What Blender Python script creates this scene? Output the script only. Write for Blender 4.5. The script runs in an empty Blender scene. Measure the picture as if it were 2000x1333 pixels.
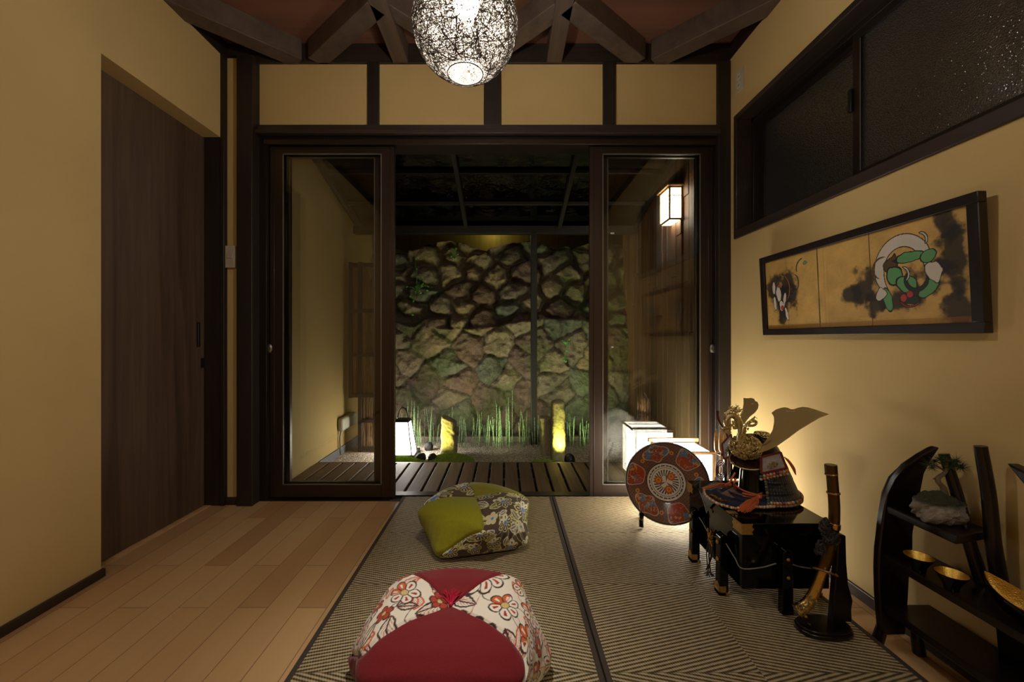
import bpy, bmesh, math, random
import numpy as np
from mathutils import Vector, Matrix, noise as mnoise
PI = math.pi
random.seed(7)
rng = np.random.default_rng(7)
SC = bpy.context.scene
COL = SC.collection
# ------------------------------------------------------------------ camera, world, exposure
H = 0.95                       # camera height; the camera looks straight along +Y
FPX = 800.0                    # focal length in pixels of the 2000 px wide frame
cam_d = bpy.data.cameras.new('camera'); cam = bpy.data.objects.new('camera', cam_d); COL.objects.link(cam)
cam.location = (0, 0, H); cam.rotation_euler = (PI/2, 0, 0)
cam_d.sensor_width = 36.0; cam_d.lens = 36.0*FPX/2000.0
cam_d.shift_x = 13.0/2000; cam_d.shift_y = -6.5/2000
cam_d.clip_start = 0.02
SC.camera = cam
SC.view_settings.view_transform = 'Standard'; SC.view_settings.look = 'None'
SC.view_settings.exposure = 0.0; SC.view_settings.gamma = 1.0
SC.view_settings.use_curve_mapping = False
SC.cycles.use_denoising = True
SC.cycles.max_bounces = 10; SC.cycles.transparent_max_bounces = 24
SC.cycles.caustics_reflective = False; SC.cycles.caustics_refractive = False
SC.cycles.sample_clamp_indirect = 6.0
world = bpy.data.worlds.new('night_sky'); SC.world = world; world.use_nodes = True
world.node_tree.nodes['Background'].inputs[0].default_value = (0.010, 0.013, 0.020, 1)
world.node_tree.nodes['Background'].inputs[1].default_value = 0.35

def lamp(name, kind, loc, energy, color, size=0.1, aim=None, **k):
    d = bpy.data.lights.new(name, kind); d.energy = energy; d.color = color
    if kind == 'AREA':
        d.shape = 'RECTANGLE'; d.size = size; d.size_y = k.get('size_y', size)
    else:
        d.shadow_soft_size = size
    if kind == 'SPOT':
        d.spot_size = math.radians(k.get('cone', 70)); d.spot_blend = k.get('blend', 0.6)
    o = bpy.data.objects.new(name, d); COL.objects.link(o); o.location = loc
    if aim is not None:
        o.rotation_euler = (Vector(aim)-Vector(loc)).to_track_quat('-Z', 'Y').to_euler()
    return o
WARM = (1.0, 0.95, 0.84)
# added fill light for the unseen rear half of the room (behind the camera)
REAR_L = lamp('rear_fill_light', 'AREA', (0.1, -1.3, 2.5), 20, WARM, 0.5, aim=(0.1, -1.3, 0), size_y=0.5)
# garden up-lights, then two wash lights added to brighten the stone wall
lamp('garden_spot_and_wash', 'SPOT', (-0.66, 3.38, 0.0), 16, (1.0, 0.93, 0.25), 0.02, aim=(-0.40, 3.75, 0.35), cone=95, blend=0.8)
lamp('garden_spot_and_wash', 'SPOT', (0.47, 3.33, -0.02), 17, (1.0, 0.93, 0.25), 0.02, aim=(0.46, 3.62, 0.35), cone=95, blend=0.8)
lamp('garden_spot_and_wash', 'SPOT', (-0.05, 3.62, -0.05), 24, (0.88, 0.92, 0.52), 0.06, aim=(0.0, 4.4, 0.75), cone=120, blend=0.9)
lamp('garden_spot_and_wash', 'SPOT', (0.80, 3.62, -0.05), 24, (0.82, 0.92, 0.50), 0.06, aim=(0.72, 4.4, 0.8), cone=115, blend=0.9)

def P(x, y, Y):                # point at depth Y seen at photo pixel (x, y)
    return Vector(((x-987)/FPX*Y, Y, H-(y-660)/FPX*Y))
def PZ(x, y, Z):               # point at height Z seen at photo pixel (x, y)
    Y = (H-Z)*FPX/(y-660.0)
    return P(x, y, Y)

# ------------------------------------------------------------------ materials
def srgb(r, g, b):
    f = lambda c: (c/255/12.92) if c/255 <= 0.04045 else ((c/255+0.055)/1.055)**2.4
    return (f(r), f(g), f(b), 1.0)
class NT:
    def __init__(s, name):
        s.m = bpy.data.materials.new(name); s.m.use_nodes = True
        s.t = s.m.node_tree; s.n = s.t.nodes; s.n.clear()
        s.out = s.n.new('ShaderNodeOutputMaterial')
    def node(s, ty, **k):
        nd = s.n.new(ty)
        for a, b in k.items(): setattr(nd, a, b)
        return nd
    def put(s, sock, v):
        if isinstance(v, bpy.types.NodeSocket): s.t.links.new(v, sock)
        else: sock.default_value = v
    def M(s, op, a, b=0.0, c=0.0, clamp=False):
        nd = s.node('ShaderNodeMath', operation=op, use_clamp=clamp)
        for i, v in enumerate((a, b, c)): s.put(nd.inputs[i], v)
        return nd.outputs[0]
    def mix(s, f, a, b, blend='MIX'):
        nd = s.node('ShaderNodeMix', data_type='RGBA', blend_type=blend)
        s.put(nd.inputs['Factor'], f); s.put(nd.inputs['A'], a); s.put(nd.inputs['B'], b)
        # the colour sockets are the third pair
        s.put(nd.inputs[6], a); s.put(nd.inputs[7], b)
        return nd.outputs[2]
    def coord(s, kind='Object', scale=None, rot=None):
        tc = s.node('ShaderNodeTexCoord'); o = tc.outputs[kind]
        if scale is not None or rot is not None:
            mp = s.node('ShaderNodeMapping'); s.put(mp.inputs[0], o)
            if scale is not None: mp.inputs['Scale'].default_value = scale
            if rot is not None: mp.inputs['Rotation'].default_value = rot
            o = mp.outputs[0]
        return o
    def pos(s, scale=None, rot=None):
        g = s.node('ShaderNodeNewGeometry'); o = g.outputs['Position']
        if scale is not None or rot is not None:
            mp = s.node('ShaderNodeMapping'); s.put(mp.inputs[0], o)
            if scale is not None: mp.inputs['Scale'].default_value = scale
            if rot is not None: mp.inputs['Rotation'].default_value = rot
            o = mp.outputs[0]
        return o
    def noise(s, vec, scale=5, detail=4, rough=0.5, dist=0.0):
        nd = s.node('ShaderNodeTexNoise'); s.put(nd.inputs['Vector'], vec)
        nd.inputs['Scale'].default_value = scale; nd.inputs['Detail'].default_value = detail
        nd.inputs['Roughness'].default_value = rough; nd.inputs['Distortion'].default_value = dist
        return nd.outputs['Fac']
    def ramp(s, f, stops):
        nd = s.node('ShaderNodeValToRGB'); s.put(nd.inputs[0], f)
        e = nd.color_ramp.elements
        while len(e) < len(stops): e.new(0.5)
        for el, (p, c) in zip(e, stops): el.position = p; el.color = c
        return nd.outputs[0]
    def bump(s, h, strength=0.3, dist=0.01):
        nd = s.node('ShaderNodeBump'); s.put(nd.inputs['Height'], h)
        nd.inputs['Strength'].default_value = strength; nd.inputs['Distance'].default_value = dist
        return nd.outputs[0]
    def bsdf(s, color, rough=0.5, metal=0.0, normal=None, **k):
        b = s.node('ShaderNodeBsdfPrincipled')
        s.put(b.inputs['Base Color'], color); s.put(b.inputs['Roughness'], rough); s.put(b.inputs['Metallic'], metal)
        if normal is not None: s.put(b.inputs['Normal'], normal)
        for a, v in k.items(): s.put(b.inputs[a.replace('_', ' ')], v)
        s.t.links.new(b.outputs[0], s.out.inputs[0]); return s.m
def plain(name, c, rough=0.5, metal=0.0, var=0.12, scale=30, bump=0.0, **k):
    t = NT(name); v = t.coord('Object'); f = t.noise(v, scale, 3)
    col = t.mix(f, tuple(x*(1-var) for x in c[:3])+(1,), tuple(min(1, x*(1+var)) for x in c[:3])+(1,))
    nm = t.bump(t.noise(v, scale*4, 3), bump, 0.002) if bump else None
    return t.bsdf(col, rough, metal, nm, **k)
def wood(name, c1, c2, axis='Z', rough=0.45, scale=1.0, bump=0.15, spec=0.5, knots=0.0):
    t = NT(name)
    sc = {'X': (1.2, 22, 22), 'Y': (22, 1.2, 22), 'Z': (22, 22, 1.2), 'D': (16, 16, 16)}[axis]
    v = t.pos(tuple(a*scale for a in sc))
    g = t.noise(v, 1.0, 5, 0.62, 1.2)
    big = t.noise(t.pos(tuple(a*scale*0.16 for a in sc)), 1.0, 3, 0.5, 0.8)
    f = t.M('ADD', t.M('MULTIPLY', g, 0.65), t.M('MULTIPLY', big, 0.45))
    col = t.ramp(f, [(0.32, c1), (0.72, c2)])
    fine = t.noise(t.pos(tuple(a*scale*4 for a in sc)), 1.0, 2, 0.5)
    col = t.mix(t.M('MULTIPLY', fine, 0.35), col, tuple(x*0.45 for x in c1[:3])+(1,))
    return t.bsdf(col, rough, 0.0, t.bump(t.M('ADD', g, t.M('MULTIPLY', fine, 0.5)), bump, 0.003), Specular_IOR_Level=spec)
def vcol(name, rough=0.6, metal=0.0, bump=0.0, bscale=200, spec=0.5, coat=0.0, attr='Col', bd=0.002):
    t = NT(name); a = t.node('ShaderNodeAttribute', attribute_name=attr)
    nm = t.bump(t.noise(t.coord('Object'), bscale, 3), bump, bd) if bump else None
    return t.bsdf(a.outputs['Color'], rough, metal, nm, Specular_IOR_Level=spec, Coat_Weight=coat)
def emit(name, c, strength, grid=None):
    t = NT(name); e = t.node('ShaderNodeEmission'); t.put(e.inputs[0], c); e.inputs[1].default_value = strength
    t.t.links.new(e.outputs[0], t.out.inputs[0]); return t.m
def glass(name, tint=(1, 1, 1, 1), rough=0.0, ior=1.5, bump=None, boost=1.0):
    t = NT(name)
    fr = t.node('ShaderNodeFresnel'); fr.inputs[0].default_value = ior
    tr = t.node('ShaderNodeBsdfTransparent'); tr.inputs[0].default_value = tint
    gl = t.node('ShaderNodeBsdfGlossy'); gl.inputs['Roughness'].default_value = rough
    if bump:
        nm = t.bump(t.noise(t.pos(), bump[0], 2), bump[1], bump[2]); t.put(gl.inputs['Normal'], nm)
    mx = t.node('ShaderNodeMixShader'); t.put(mx.inputs[0], t.M('MULTIPLY', fr.outputs[0], boost, clamp=True))
    t.t.links.new(tr.outputs[0], mx.inputs[1]); t.t.links.new(gl.outputs[0], mx.inputs[2])
    t.t.links.new(mx.outputs[0], t.out.inputs[0]); return t.m

def plaster(name, c, b=0.12):
    t = NT(name); v = t.pos()
    f = t.noise(v, 6, 4, 0.6); g = t.noise(v, 90, 3, 0.6)
    col = t.mix(f, tuple(x*0.95 for x in c[:3])+(1,), tuple(min(1, x*1.05) for x in c[:3])+(1,))
    return t.bsdf(col, 0.85, 0, t.bump(g, b, 0.002), Specular_IOR_Level=0.25)
MAT = {}
MAT['plaster'] = plaster('ochre_plaster', srgb(204, 176, 120))
MAT['plaster_out'] = plaster('garden_plaster', srgb(160, 135, 86))
MAT['dark'] = wood('dark_stained_timber', srgb(27, 22, 20), srgb(50, 40, 34), 'Z', 0.5)
MAT['darkX'] = wood('dark_stained_lintel', srgb(30, 25, 22), srgb(66, 54, 47), 'X', 0.45)
MAT['darkY'] = wood('dark_stained_rail', srgb(29, 23, 20), srgb(64, 50, 43), 'Y', 0.42)
MAT['beam'] = wood('dark_roof_timber', srgb(60, 48, 41), srgb(108, 90, 78), 'D', 0.6, 0.5)
MAT['beamY'] = wood('dark_roof_joist', srgb(60, 48, 41), srgb(104, 86, 74), 'Y', 0.6)
MAT['ply'] = wood('stained_plywood', srgb(96, 62, 50), srgb(140, 96, 76), 'X', 0.5, 0.25)
MAT['doorwood'] = wood('walnut_door_veneer', srgb(54, 41, 33), srgb(114, 90, 72), 'Z', 0.42, 0.75, 0.08)
MAT['alu'] = plain('bronze_aluminium', srgb(72, 60, 52), 0.35, 0.75, 0.05)
MAT['alu_dark'] = plain('dark_aluminium', srgb(46, 37, 33), 0.35, 0.5, 0.05)
MAT['gasket'] = plain('grey_gasket', srgb(120, 115, 108), 0.35, 0.4, 0.05)
MAT['glass'] = glass('door_glass', (0.94, 0.95, 0.93, 1))
MAT['roofglass'] = glass('canopy_sheet', (0.30, 0.30, 0.31, 1), 0.03, 1.6, (9, 0.25, 0.02))
MAT['black'] = plain('black_lacquer', srgb(7, 8, 8), 0.09, 0, 0.1, Specular_IOR_Level=0.32)
MAT['blackwood'] = wood('ebony_stained_wood', srgb(12, 8, 8), srgb(32, 20, 19), 'Y', 0.28)
MAT['blackwoodZ'] = wood('ebony_stained_upright', srgb(12, 8, 8), srgb(32, 20, 19), 'Z', 0.28)
MAT['gold'] = plain('polished_gold', srgb(200, 166, 100), 0.22, 1.0, 0.2, 60, 0.2)
MAT['goldmatte'] = plain('satin_gold', srgb(196, 166, 108), 0.45, 0.55, 0.04)
MAT['antique'] = plain('antique_gold', srgb(222, 204, 160), 0.16, 1.0, 0.5, 140, 0.5)
MAT['orange'] = plain('orange_silk_cord', srgb(196, 98, 52), 0.6, 0, 0.25, 120, 0.3)
MAT['lightwood'] = wood('pale_cedar', srgb(196, 150, 100), srgb(226, 184, 132), 'X', 0.5)
MAT['white_plastic'] = plain('ivory_plastic', srgb(190, 180, 160), 0.35)
MAT['steel'] = plain('brushed_steel', srgb(150, 148, 140), 0.3, 0.9)
MAT['iron'] = plain('black_iron', srgb(20, 20, 21), 0.45, 0.3)

# ------------------------------------------------------------------ mesh builder
class MB:
    def __init__(s): s.v = []; s.f = []; s.mi = []; s.c = []
    def add(s, vs, fs, mi=0, col=None):
        b = len(s.v); s.v += [tuple(v) for v in vs]
        for f in fs: s.f.append(tuple(b+i for i in f)); s.mi.append(mi)
        s.c += [col or (1, 1, 1)]*len(vs)
        return s
    def box(s, x0, x1, y0, y1, z0, z1, mi=0, col=None):
        vs = [(x, y, z) for z in (z0, z1) for y in (y0, y1) for x in (x0, x1)]
        return s.add(vs, [(0, 2, 3, 1), (4, 5, 7, 6), (0, 1, 5, 4), (2, 6, 7, 3), (0, 4, 6, 2), (1, 3, 7, 5)], mi, col)
    def beam(s, a, b, w, h, up=(0, 0, 1), mi=0, col=None):
        a = Vector(a); b = Vector(b); d = (b-a).normalized(); u = Vector(up)
        r = d.cross(u)
        if r.length < 1e-4: r = d.cross(Vector((1, 0, 0)))
        r.normalize(); u = r.cross(d).normalized()
        vs = []
        for p in (a, b):
            for i, j in ((-1, -1), (1, -1), (1, 1), (-1, 1)): vs.append(p+r*(i*w/2)+u*(j*h/2))
        return s.add(vs, [(3, 2, 1, 0), (4, 5, 6, 7), (0, 1, 5, 4), (1, 2, 6, 5), (2, 3, 7, 6), (3, 0, 4, 7)], mi, col)
    def tube(s, pts, rad, n=8, mi=0, closed=False, flat=1.0, col=None, cap=True):
        pts = [Vector(p) for p in pts]; m = len(pts)
        rs = rad if isinstance(rad, (list, tuple)) else [rad]*m
        ref = None; vs = []
        for i, p in enumerate(pts):
            if closed: d = pts[(i+1) % m]-pts[i-1]
            else: d = pts[min(i+1, m-1)]-pts[max(i-1, 0)]
            d = d.normalized() if d.length > 1e-9 else Vector((0, 0, 1))
            if ref is None:
                ref = d.orthogonal().normalized()
                if abs(d.z) < 0.9: ref = (Vector((0, 0, 1))-d*d.z).normalized()
            ref = (ref-d*ref.dot(d))
            ref = ref.normalized() if ref.length > 1e-6 else d.orthogonal().normalized()
            q = d.cross(ref)
            for k in range(n):
                a = 2*PI*k/n; vs.append(p+(ref*math.cos(a)*flat+q*math.sin(a))*rs[i])
        fs = []
        for i in range(m if closed else m-1):
            i2 = (i+1) % m
            for k in range(n): fs.append((i*n+k, i*n+(k+1) % n, i2*n+(k+1) % n, i2*n+k))
        if not closed and cap: fs += [tuple(range(n-1, -1, -1)), tuple((m-1)*n+k for k in range(n))]
        return s.add(vs, fs, mi, col)
    def lathe(s, prof, c, n=32, axis=(0, 0, 1), mi=0, sx=1.0, sy=1.0, a0=0.0, a1=2*PI, col=None, rotz=0.0, cap=True):
        # prof: list of (radius, height)
        q = Vector((0, 0, 1)).rotation_difference(Vector(axis).normalized()); c = Vector(c)
        full = abs(a1-a0-2*PI) < 1e-6; nn = n if full else n+1
        vs = []
        for r, z in prof:
            for k in range(nn):
                a = a0+(a1-a0)*k/n
                w = Vector((math.cos(a)*r*sx, math.sin(a)*r*sy, z)); w.rotate(Matrix.Rotation(rotz, 3, 'Z')); w.rotate(q); vs.append(c+w)
        fs = []
        for i in range(len(prof)-1):
            for k in range(n if full else nn-1):
                k2 = (k+1) % nn; fs.append((i*nn+k, i*nn+k2, (i+1)*nn+k2, (i+1)*nn+k))
        if full:
            if prof[0][0] > 1e-6: fs.append(tuple(range(nn-1, -1, -1)))
            if prof[-1][0] > 1e-6 and cap: fs.append(tuple((len(prof)-1)*nn+k for k in range(nn)))
        return s.add(vs, fs, mi, col)
    def ball(s, c, r, n=10, mi=0, sc=(1, 1, 1), col=None):
        c = Vector(c); m = max(4, n//2+1); vs = [c+Vector((0, 0, -r*sc[2]))]
        for i in range(1, m):
            t = -PI/2+PI*i/m
            for k in range(n):
                a = 2*PI*k/n; vs.append(c+Vector((math.cos(t)*math.cos(a)*r*sc[0], math.cos(t)*math.sin(a)*r*sc[1], math.sin(t)*r*sc[2])))
        vs.append(c+Vector((0, 0, r*sc[2]))); fs = []
        for k in range(n): fs.append((0, 1+(k+1) % n, 1+k))
        for i in range(m-2):
            for k in range(n):
                a = 1+i*n; fs.append((a+k, a+(k+1) % n, a+n+(k+1) % n, a+n+k))
        b = 1+(m-2)*n
        for k in range(n): fs.append((b+k, b+(k+1) % n, len(vs)-1))
        return s.add(vs, fs, mi, col)
    def prism(s, pts, off, mi=0, col=None):          # closed 3D outline extruded by vector off
        n = len(pts); off = Vector(off); vs = [Vector(p) for p in pts]+[Vector(p)+off for p in pts]
        fs = [tuple(range(n-1, -1, -1)), tuple(range(n, 2*n))]+[(k, (k+1) % n, n+(k+1) % n, n+k) for k in range(n)]
        return s.add(vs, fs, mi, col)
    def build(s, name, mats, parent=None, smooth=False, bevel=0.0, origin=None, seg=2, colors=False):
        if not isinstance(mats, (list, tuple)): mats = [mats]
        vs = np.array([tuple(v) for v in s.v], dtype=float)
        if parent is not None:
            org = Vector((0, 0, 0)); p = parent
            while p is not None: org += p.location; p = p.parent
        elif origin is not None: org = Vector(origin)
        else:
            lo, hi = vs.min(0), vs.max(0); org = Vector(((lo[0]+hi[0])/2, (lo[1]+hi[1])/2, lo[2]))
        me = bpy.data.meshes.new(name); me.from_pydata((vs-np.array(org)).tolist(), [], s.f)
        for m in mats: me.materials.append(m)
        if len(mats) > 1: me.polygons.foreach_set('material_index', s.mi)
        if colors:
            ca = me.color_attributes.new('Col', 'FLOAT_COLOR', 'POINT')
            c = np.ones((len(s.v), 4)); c[:, :3] = np.array(s.c); ca.data.foreach_set('color', c.ravel())
        bm = bmesh.new(); bm.from_mesh(me); bmesh.ops.recalc_face_normals(bm, faces=bm.faces); bm.to_mesh(me); bm.free()
        if smooth:
            me.polygons.foreach_set('use_smooth', [True]*len(me.polygons))
            if smooth != 'all' and hasattr(me, 'set_sharp_from_angle'): me.set_sharp_from_angle(angle=math.radians(40))
        o = bpy.data.objects.new(name, me); COL.objects.link(o)
        if parent is not None: o.parent = parent
        else: o.location = org
        if bevel:
            b = o.modifiers.new('bevel', 'BEVEL'); b.width = bevel; b.segments = seg; b.limit_method = 'ANGLE'; b.angle_limit = math.radians(40)
            me.polygons.foreach_set('use_smooth', [True]*len(me.polygons))
            if hasattr(me, 'set_sharp_from_angle'): me.set_sharp_from_angle(angle=math.radians(60))
            b.harden_normals = False
        return o
def gridmesh(name, V, colr, mats, parent=None, origin=None, mi=None, closed_u=False, smooth=True):
    """V: (n, m, 3) array of points -> quad grid object with optional vertex colours (n, m, 3)"""
    n, m, _ = V.shape; idx = np.arange(n*m).reshape(n, m)
    a = idx[:-1, :-1].ravel(); b = idx[:-1, 1:].ravel(); c = idx[1:, 1:].ravel(); d = idx[1:, :-1].ravel()
    F = np.stack([a, b, c, d], 1)
    pts = V.reshape(-1, 3).astype(float)
    if parent is not None:
        org = Vector((0, 0, 0)); p = parent
        while p is not None: org += p.location; p = p.parent
    elif origin is not None: org = Vector(origin)
    else:
        lo, hi = pts.min(0), pts.max(0); org = Vector(((lo[0]+hi[0])/2, (lo[1]+hi[1])/2, lo[2]))
    pts = pts-np.array(org)
    me = bpy.data.meshes.new(name); me.vertices.add(n*m); me.vertices.foreach_set('co', pts.ravel())
    me.loops.add(F.size); me.loops.foreach_set('vertex_index', F.ravel().astype(np.int32))
    me.polygons.add(len(F)); me.polygons.foreach_set('loop_start', np.arange(0, F.size, 4, dtype=np.int32))
    me.polygons.foreach_set('loop_total', np.full(len(F), 4, dtype=np.int32))
    me.update(calc_edges=True); me.validate()
    for mm in (mats if isinstance(mats, (list, tuple)) else [mats]): me.materials.append(mm)
    if mi is not None: me.polygons.foreach_set('material_index', mi)
    if smooth: me.polygons.foreach_set('use_smooth', [True]*len(me.polygons))
    if colr is not None:
        ca = me.color_attributes.new('Col', 'FLOAT_COLOR', 'POINT')
        c = np.ones((n*m, 4)); c[:, :3] = colr.reshape(-1, 3); ca.data.foreach_set('color', c.ravel())
    o = bpy.data.objects.new(name, me); COL.objects.link(o)
    if parent is not None: o.parent = parent
    else: o.location = org
    return o

def tag(o, label=None, cat=None, group=None, kind=None):
    if label: o['label'] = label
    if cat: o['category'] = cat
    if group: o['group'] = group
    if kind: o['kind'] = kind
    return o
def struct(o): o['kind'] = 'structure'; return o
def thing(name, label, cat, loc, group=None):
    o = bpy.data.objects.new(name, None); COL.objects.link(o); o.location = loc; o.empty_display_size = 0.05
    return tag(o, label, cat, group)
def bez(pts, n=24):            # Catmull-Rom through points
    pts = [Vector(p) for p in pts]; out = []
    q = [pts[0]*2-pts[1]]+pts+[pts[-1]*2-pts[-2]]
    segs = len(pts)-1; per = max(2, n//segs)
    for i in range(segs):
        p0, p1, p2, p3 = q[i:i+4]
        for k in range(per):
            t = k/per
            out.append(0.5*((2*p1)+(p2-p0)*t+(2*p0-5*p1+4*p2-p3)*t*t+(3*p1-p0-3*p2+p3)*t**3))
    out.append(pts[-1]); return out

# numpy value noise
def vnoise(x, y, seed=0):
    xi = np.floor(x).astype(np.int64); yi = np.floor(y).astype(np.int64); xf = x-xi; yf = y-yi
    def h(a, b):
        n = (a*374761393+b*668265263+seed*982451653) & 0xffffffff
        n = ((n ^ (n >> 13))*1274126177) & 0xffffffff
        return ((n ^ (n >> 16)) & 0xffff)/65535.0
    u = xf*xf*(3-2*xf); v = yf*yf*(3-2*yf)
    return (h(xi, yi)*(1-u)+h(xi+1, yi)*u)*(1-v)+(h(xi, yi+1)*(1-u)+h(xi+1, yi+1)*u)*v
def fbm(x, y, oct=4, seed=0):
    s = 0; a = 0.5; t = 0
    for i in range(oct): s = s+a*vnoise(x*2**i, y*2**i, seed+i); t += a; a *= 0.5
    return s/t
def sstep(a, b, x):
    t = np.clip((x-a)/(b-a), 0, 1); return t*t*(3-2*t)
def lerp(a, b, f): return a*(1-f[..., None])+np.array(b)*f[..., None]
# ================================================================== ROOM SHELL
XL, XR = -1.605, 1.293         # wall faces
YB = 2.375                     # plaster plane of the garden-side wall
ZT = 2.55                      # top of the plaster
ZC = 2.65                      # ceiling boards
YREAR = -2.6
# floor of maple boards
def maple():
    t = NT('maple_boards'); v = t.pos(rot=(0, 0, PI/2))
    br = t.node('ShaderNodeTexBrick', offset=0.37, offset_frequency=2, squash=1.0)
    t.put(br.inputs['Vector'], v); br.inputs['Scale'].default_value = 1.0
    br.inputs['Brick Width'].default_value = 0.72; br.inputs['Row Height'].default_value = 0.1045
    br.inputs['Mortar Size'].default_value = 0.0009; br.inputs['Mortar Smooth'].default_value = 0.1; br.inputs['Bias'].default_value = 0.0
    br.inputs['Color1'].default_value = (0, 0, 0, 1); br.inputs['Color2'].default_value = (1, 1, 1, 1); br.inputs['Mortar'].default_value = (0.5, 0.5, 0.5, 1)
    col = t.ramp(br.outputs['Color'], [(0.0, srgb(176, 132, 88)), (0.35, srgb(202, 162, 112)), (0.7, srgb(212, 175, 126)), (1.0, srgb(190, 138, 88))])
    g = t.noise(t.pos((30, 2, 30)), 1, 4, 0.6, 0.8); col = t.mix(t.M('MULTIPLY', g, 0.35), col, srgb(168, 120, 80))
    big = t.noise(t.pos((9, 2.2, 9)), 1, 2, 0.5, 0.5); col = t.mix(t.M('MULTIPLY', big, 0.35), col, srgb(222, 178, 128))
    mort = br.outputs['Fac']; col = t.mix(mort, col, srgb(60, 34, 20))
    return t.bsdf(col, t.M('ADD', t.M('MULTIPLY', g, 0.12), 0.30), 0, t.bump(t.M('MULTIPLY', mort, -1.0), 0.4, 0.002), Specular_IOR_Level=0.4)
MAT['maple'] = maple()
m = MB().box(XL-0.15, XR+0.12, YREAR, 2.40, -0.06, 0.0); struct(m.build('floor', MAT['maple']))
# left wall with the door recess
m = MB()
m.box(XL-0.14, XL, YREAR, 1.626, 0, ZT).box(XL-0.14, XL, 1.626, 2.306, 2.08, ZT)
struct(m.build('wall_left', MAT['plaster']))
# right wall with window opening
WY0, WY1, WZ0, WZ1 = 0.94, 2.30, 1.502, 2.191
m = MB()
m.box(XR, XR+0.16, YREAR, 2.50, 0, WZ0).box(XR, XR+0.16, YREAR, 2.50, WZ1, ZT)
m.box(XR, XR+0.16, YREAR, WY0, WZ0, WZ1).box(XR, XR+0.16, WY1, 2.50, WZ0, WZ1)
struct(m.build('wall_right', MAT['plaster']))
# garden-side wall: plaster above the doors and the narrow strip by the corner
m = MB()
zb, zt = 2.174, 2.537
for x0, x1 in ((498, 718), (740, 945), (979, 1178), (1202, 1423)):
    m.box((x0-987)*YB/800, (x1-987)*YB/800, YB, YB+0.10, zb, zt)
m.box(-1.60, -1.515, 2.335, 2.45, 0.04, 2.545)
struct(m.build('wall_back', MAT['plaster'], bevel=0.002))
m = MB().box(XL-0.14, XR+0.16, YREAR-0.1, YREAR, 0, ZC); struct(m.build('wall_rear', MAT['plaster']))
m = MB().box(XL-0.16, XR+0.16, YREAR, 2.55, ZC, ZC+0.03); struct(m.build('ceiling', MAT['ply']))
ntrim = [0]
def trim(mb, mat, bevel=0.003):
    ntrim[0] += 1; return struct(mb.build('trim_%d' % ntrim[0], mat, bevel=bevel))
# wall plates under the ceiling
trim(MB().box(XL-0.14, XL-0.002, YREAR, 2.40, ZT, ZC), MAT['darkY'])
trim(MB().box(XR+0.004, XR+0.16, YREAR, 2.40, ZT, ZC), MAT['darkY'])
trim(MB().box(XL-0.1, XR+0.1, YB-0.012, YB+0.12, zt, ZC), MAT['darkX'])
# posts and studs
trim(MB().box(-1.513, -1.425, 2.303, 2.50, 0, ZT-0.005), MAT['dark'])
trim(MB().box(-1.607, -1.585, 2.306, 2.44, 0, ZT), MAT['dark'])
for x0, x1 in ((718, 740), (945, 979), (1178, 1202)):
    trim(MB().box((x0-987)*2.36/800, (x1-987)*2.36/800, 2.355, 2.47, zb, zt+0.002), MAT['dark'])
trim(MB().box((1405-987)*2.34/800, XR-0.001, 2.345, 2.50, 0, zt+0.002), MAT['dark'])
trim(MB().box(-1.425, 1.225, 2.350, 2.50, 2.118, zb), MAT['darkX'])
trim(MB().box(-1.425, 1.225, 2.325, 2.352, 2.112, 2.135), MAT['darkX'])
# jamb of the door recess (faces the camera)
trim(MB().box(XL-0.10, XL-0.0005, 2.312, 2.44, 0, 2.08), MAT['dark'])
# baseboards
m = MB().box(XL, XL+0.014, YREAR, 1.632, 0, 0.032); struct(m.build('baseboard_left', MAT['darkY'], bevel=0.002))
m = MB().box(XR-0.012, XR, YREAR, 2.345, 0, 0.040); struct(m.build('baseboard_right', MAT['darkY'], bevel=0.002))
m = MB().box(-1.585, -1.513, 2.322, 2.336, 0, 0.04); struct(m.build('baseboard_back', MAT['darkX'], bevel=0.001))
# pale floor rail under the sliding door
trim(MB().box(XL-0.095, XL-0.06, 1.63, 2.312, 0.0, 0.004), MAT['lightwood'], 0)
# sliding wooden door in the recess
d = thing('door_1', 'dark walnut sliding door with a recessed pull, in the ochre wall', 'door', (XL-0.11, 1.95, 0.005)); d['kind'] = 'structure'
MB().box(XL-0.14, XL-0.095, 1.45, 2.311, 0.006, 2.078).build('door_leaf', MAT['doorwood'], d)
yh = 0.095+1.605
def doorY(x): return 1.70*800/(987-x)
MB().box(XL-0.0955, XL-0.094, doorY(384), doorY(391), H-18*doorY(388)/800, H+30*doorY(388)/800).build('door_pull', MAT['iron'], d)
MB().box(XL-0.0945, XL-0.092, doorY(386.4), doorY(387.6), H-16*doorY(388)/800, H+28*doorY(388)/800).build('pull_edge', MAT['steel'], d)
MB().box(XL-0.0955, XL-0.093, doorY(392), doorY(398), H-60*doorY(388)/800, H-40*doorY(388)/800).build('door_lock', MAT['alu_dark'], d)

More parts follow.
